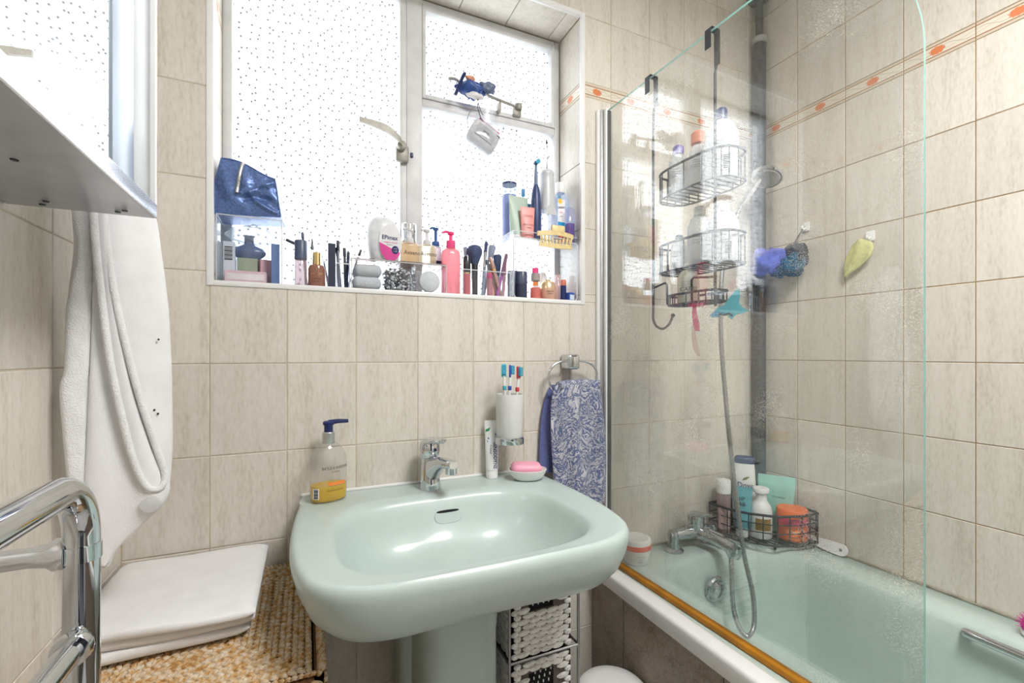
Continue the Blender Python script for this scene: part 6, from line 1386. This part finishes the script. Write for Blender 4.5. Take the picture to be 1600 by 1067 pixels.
cad_bottle('shampoo_bottle', 'big white shampoo bottle with a navy cap in the top caddy tier', .345, YR + .056, zi, .038, .030, .150, M_WHITE, M_NAVY, .030, .013, None, True)
cad_bottle('lilac_cap_bottle', 'white bottle with a lilac cap at the far end of the top caddy tier', .212, YR + .050, zi, .026, .022, .120, M_WHITE, M_LILAC, .022, .014)
cad_bottle('peach_cap_bottle', 'slim white bottle with a peach cap in the middle of the top caddy tier', .278, YR + .052, zi, .024, .020, .122, M_WHITE, M_PEACH, .030, .018)
zi = 1.3698
cad_bottle('conditioner_bottle', 'white bottle with a barcode at the near end of the middle caddy tier', .350, YR + .056, zi, .036, .028, .125, M_WHITE, M_WHITE, .020, .014, None, True)
cad_bottle('white_wash_bottle', 'plain white bottle in the centre of the middle caddy tier', .280, YR + .054, zi, .030, .024, .135, M_WHITE, M_WHITE, .022, .014)
cad_bottle('mini_white_bottle', 'short white bottle at the far end of the middle caddy tier', .215, YR + .050, zi, .022, .020, .085, M_WHITE, M_GREYP, .014, .010)
cad_bottle('cream_lotion_bottle', 'cream lotion bottle on the lowest caddy tray', .262, YR + .034, 1.2800, .027, .020, .088, M_CREAMB, M_CREAMB, .014, .015, 'CAPRI')
X, Y = in_caddy(.290, YR + .030)
rz_ = thing('pink_razor', 'pink and white disposable razor hanging below the lowest caddy tray', 'razor', (X, Y, 1.270), yaw_to(X, Y))
MB().loft([[(cx_ + w * c_, y, z + .0) for c_, y in ((-1, -.003), (1, -.003), (1, .003), (-1, .003))] for z, w, cx_ in ((.002, .004, -.004), (-.020, .0062, -.003), (-.045, .0075, .001), (-.062, .0055, .003))]).build('pink_grip', M_PINKP, rz_)
MB().loft([[(cx_ + w * c_, y, z + .0) for c_, y in ((-1, -.003), (1, -.003), (1, .003), (-1, .003))] for z, w, cx_ in ((-.048, .0035, -.006), (-.080, .0060, -.004), (-.105, .0070, .000), (-.125, .0035, .007))]).build('white_grip', mat('blush_plastic', srgb(238, 214, 208), .35), rz_)
MB().rbox(-.018, .018, -.006, .004, .000, .010, .002).build('head', M_PINKP, rz_)
X, Y = in_caddy(XB + .002, YR + .020)
ds = thing('bath_scrubber', 'teal rubber dolphin shaped scrubber clipped to the caddy rod', 'scrubber', (X, Y, 1.262), yaw_to(X, Y))
M_TEAL = mat('teal_rubber', srgb(90, 190, 206), .45, var=.08, trans=.15)
MB().prism([(-.022, -.018), (-.012, -.006), (.004, .002), (.016, .020), (.028, .034), (.036, .038), (.038, .024), (.036, .006), (.044, -.006), (.056, -.012), (.044, -.018), (.030, -.020), (.020, -.032), (.012, -.022), (-.006, -.020), (-.014, -.024)], -.006, .006).build('body', M_TEAL, ds, smooth=20)
MB().prism([(-.026, -.020), (-.010, -.010), (.002, -.016), (-.008, -.026), (-.022, -.026)], -.010, -.004).build('fin', mat('deep_teal', srgb(30, 150, 190), .45), ds, smooth=20)
MB().tube([(-.006, -.012, -.018), (.004, -.013, -.022), (.014, -.012, -.018), (.022, -.010, -.024)], .002, 6).build('clip_wire', M_WIRE, ds)
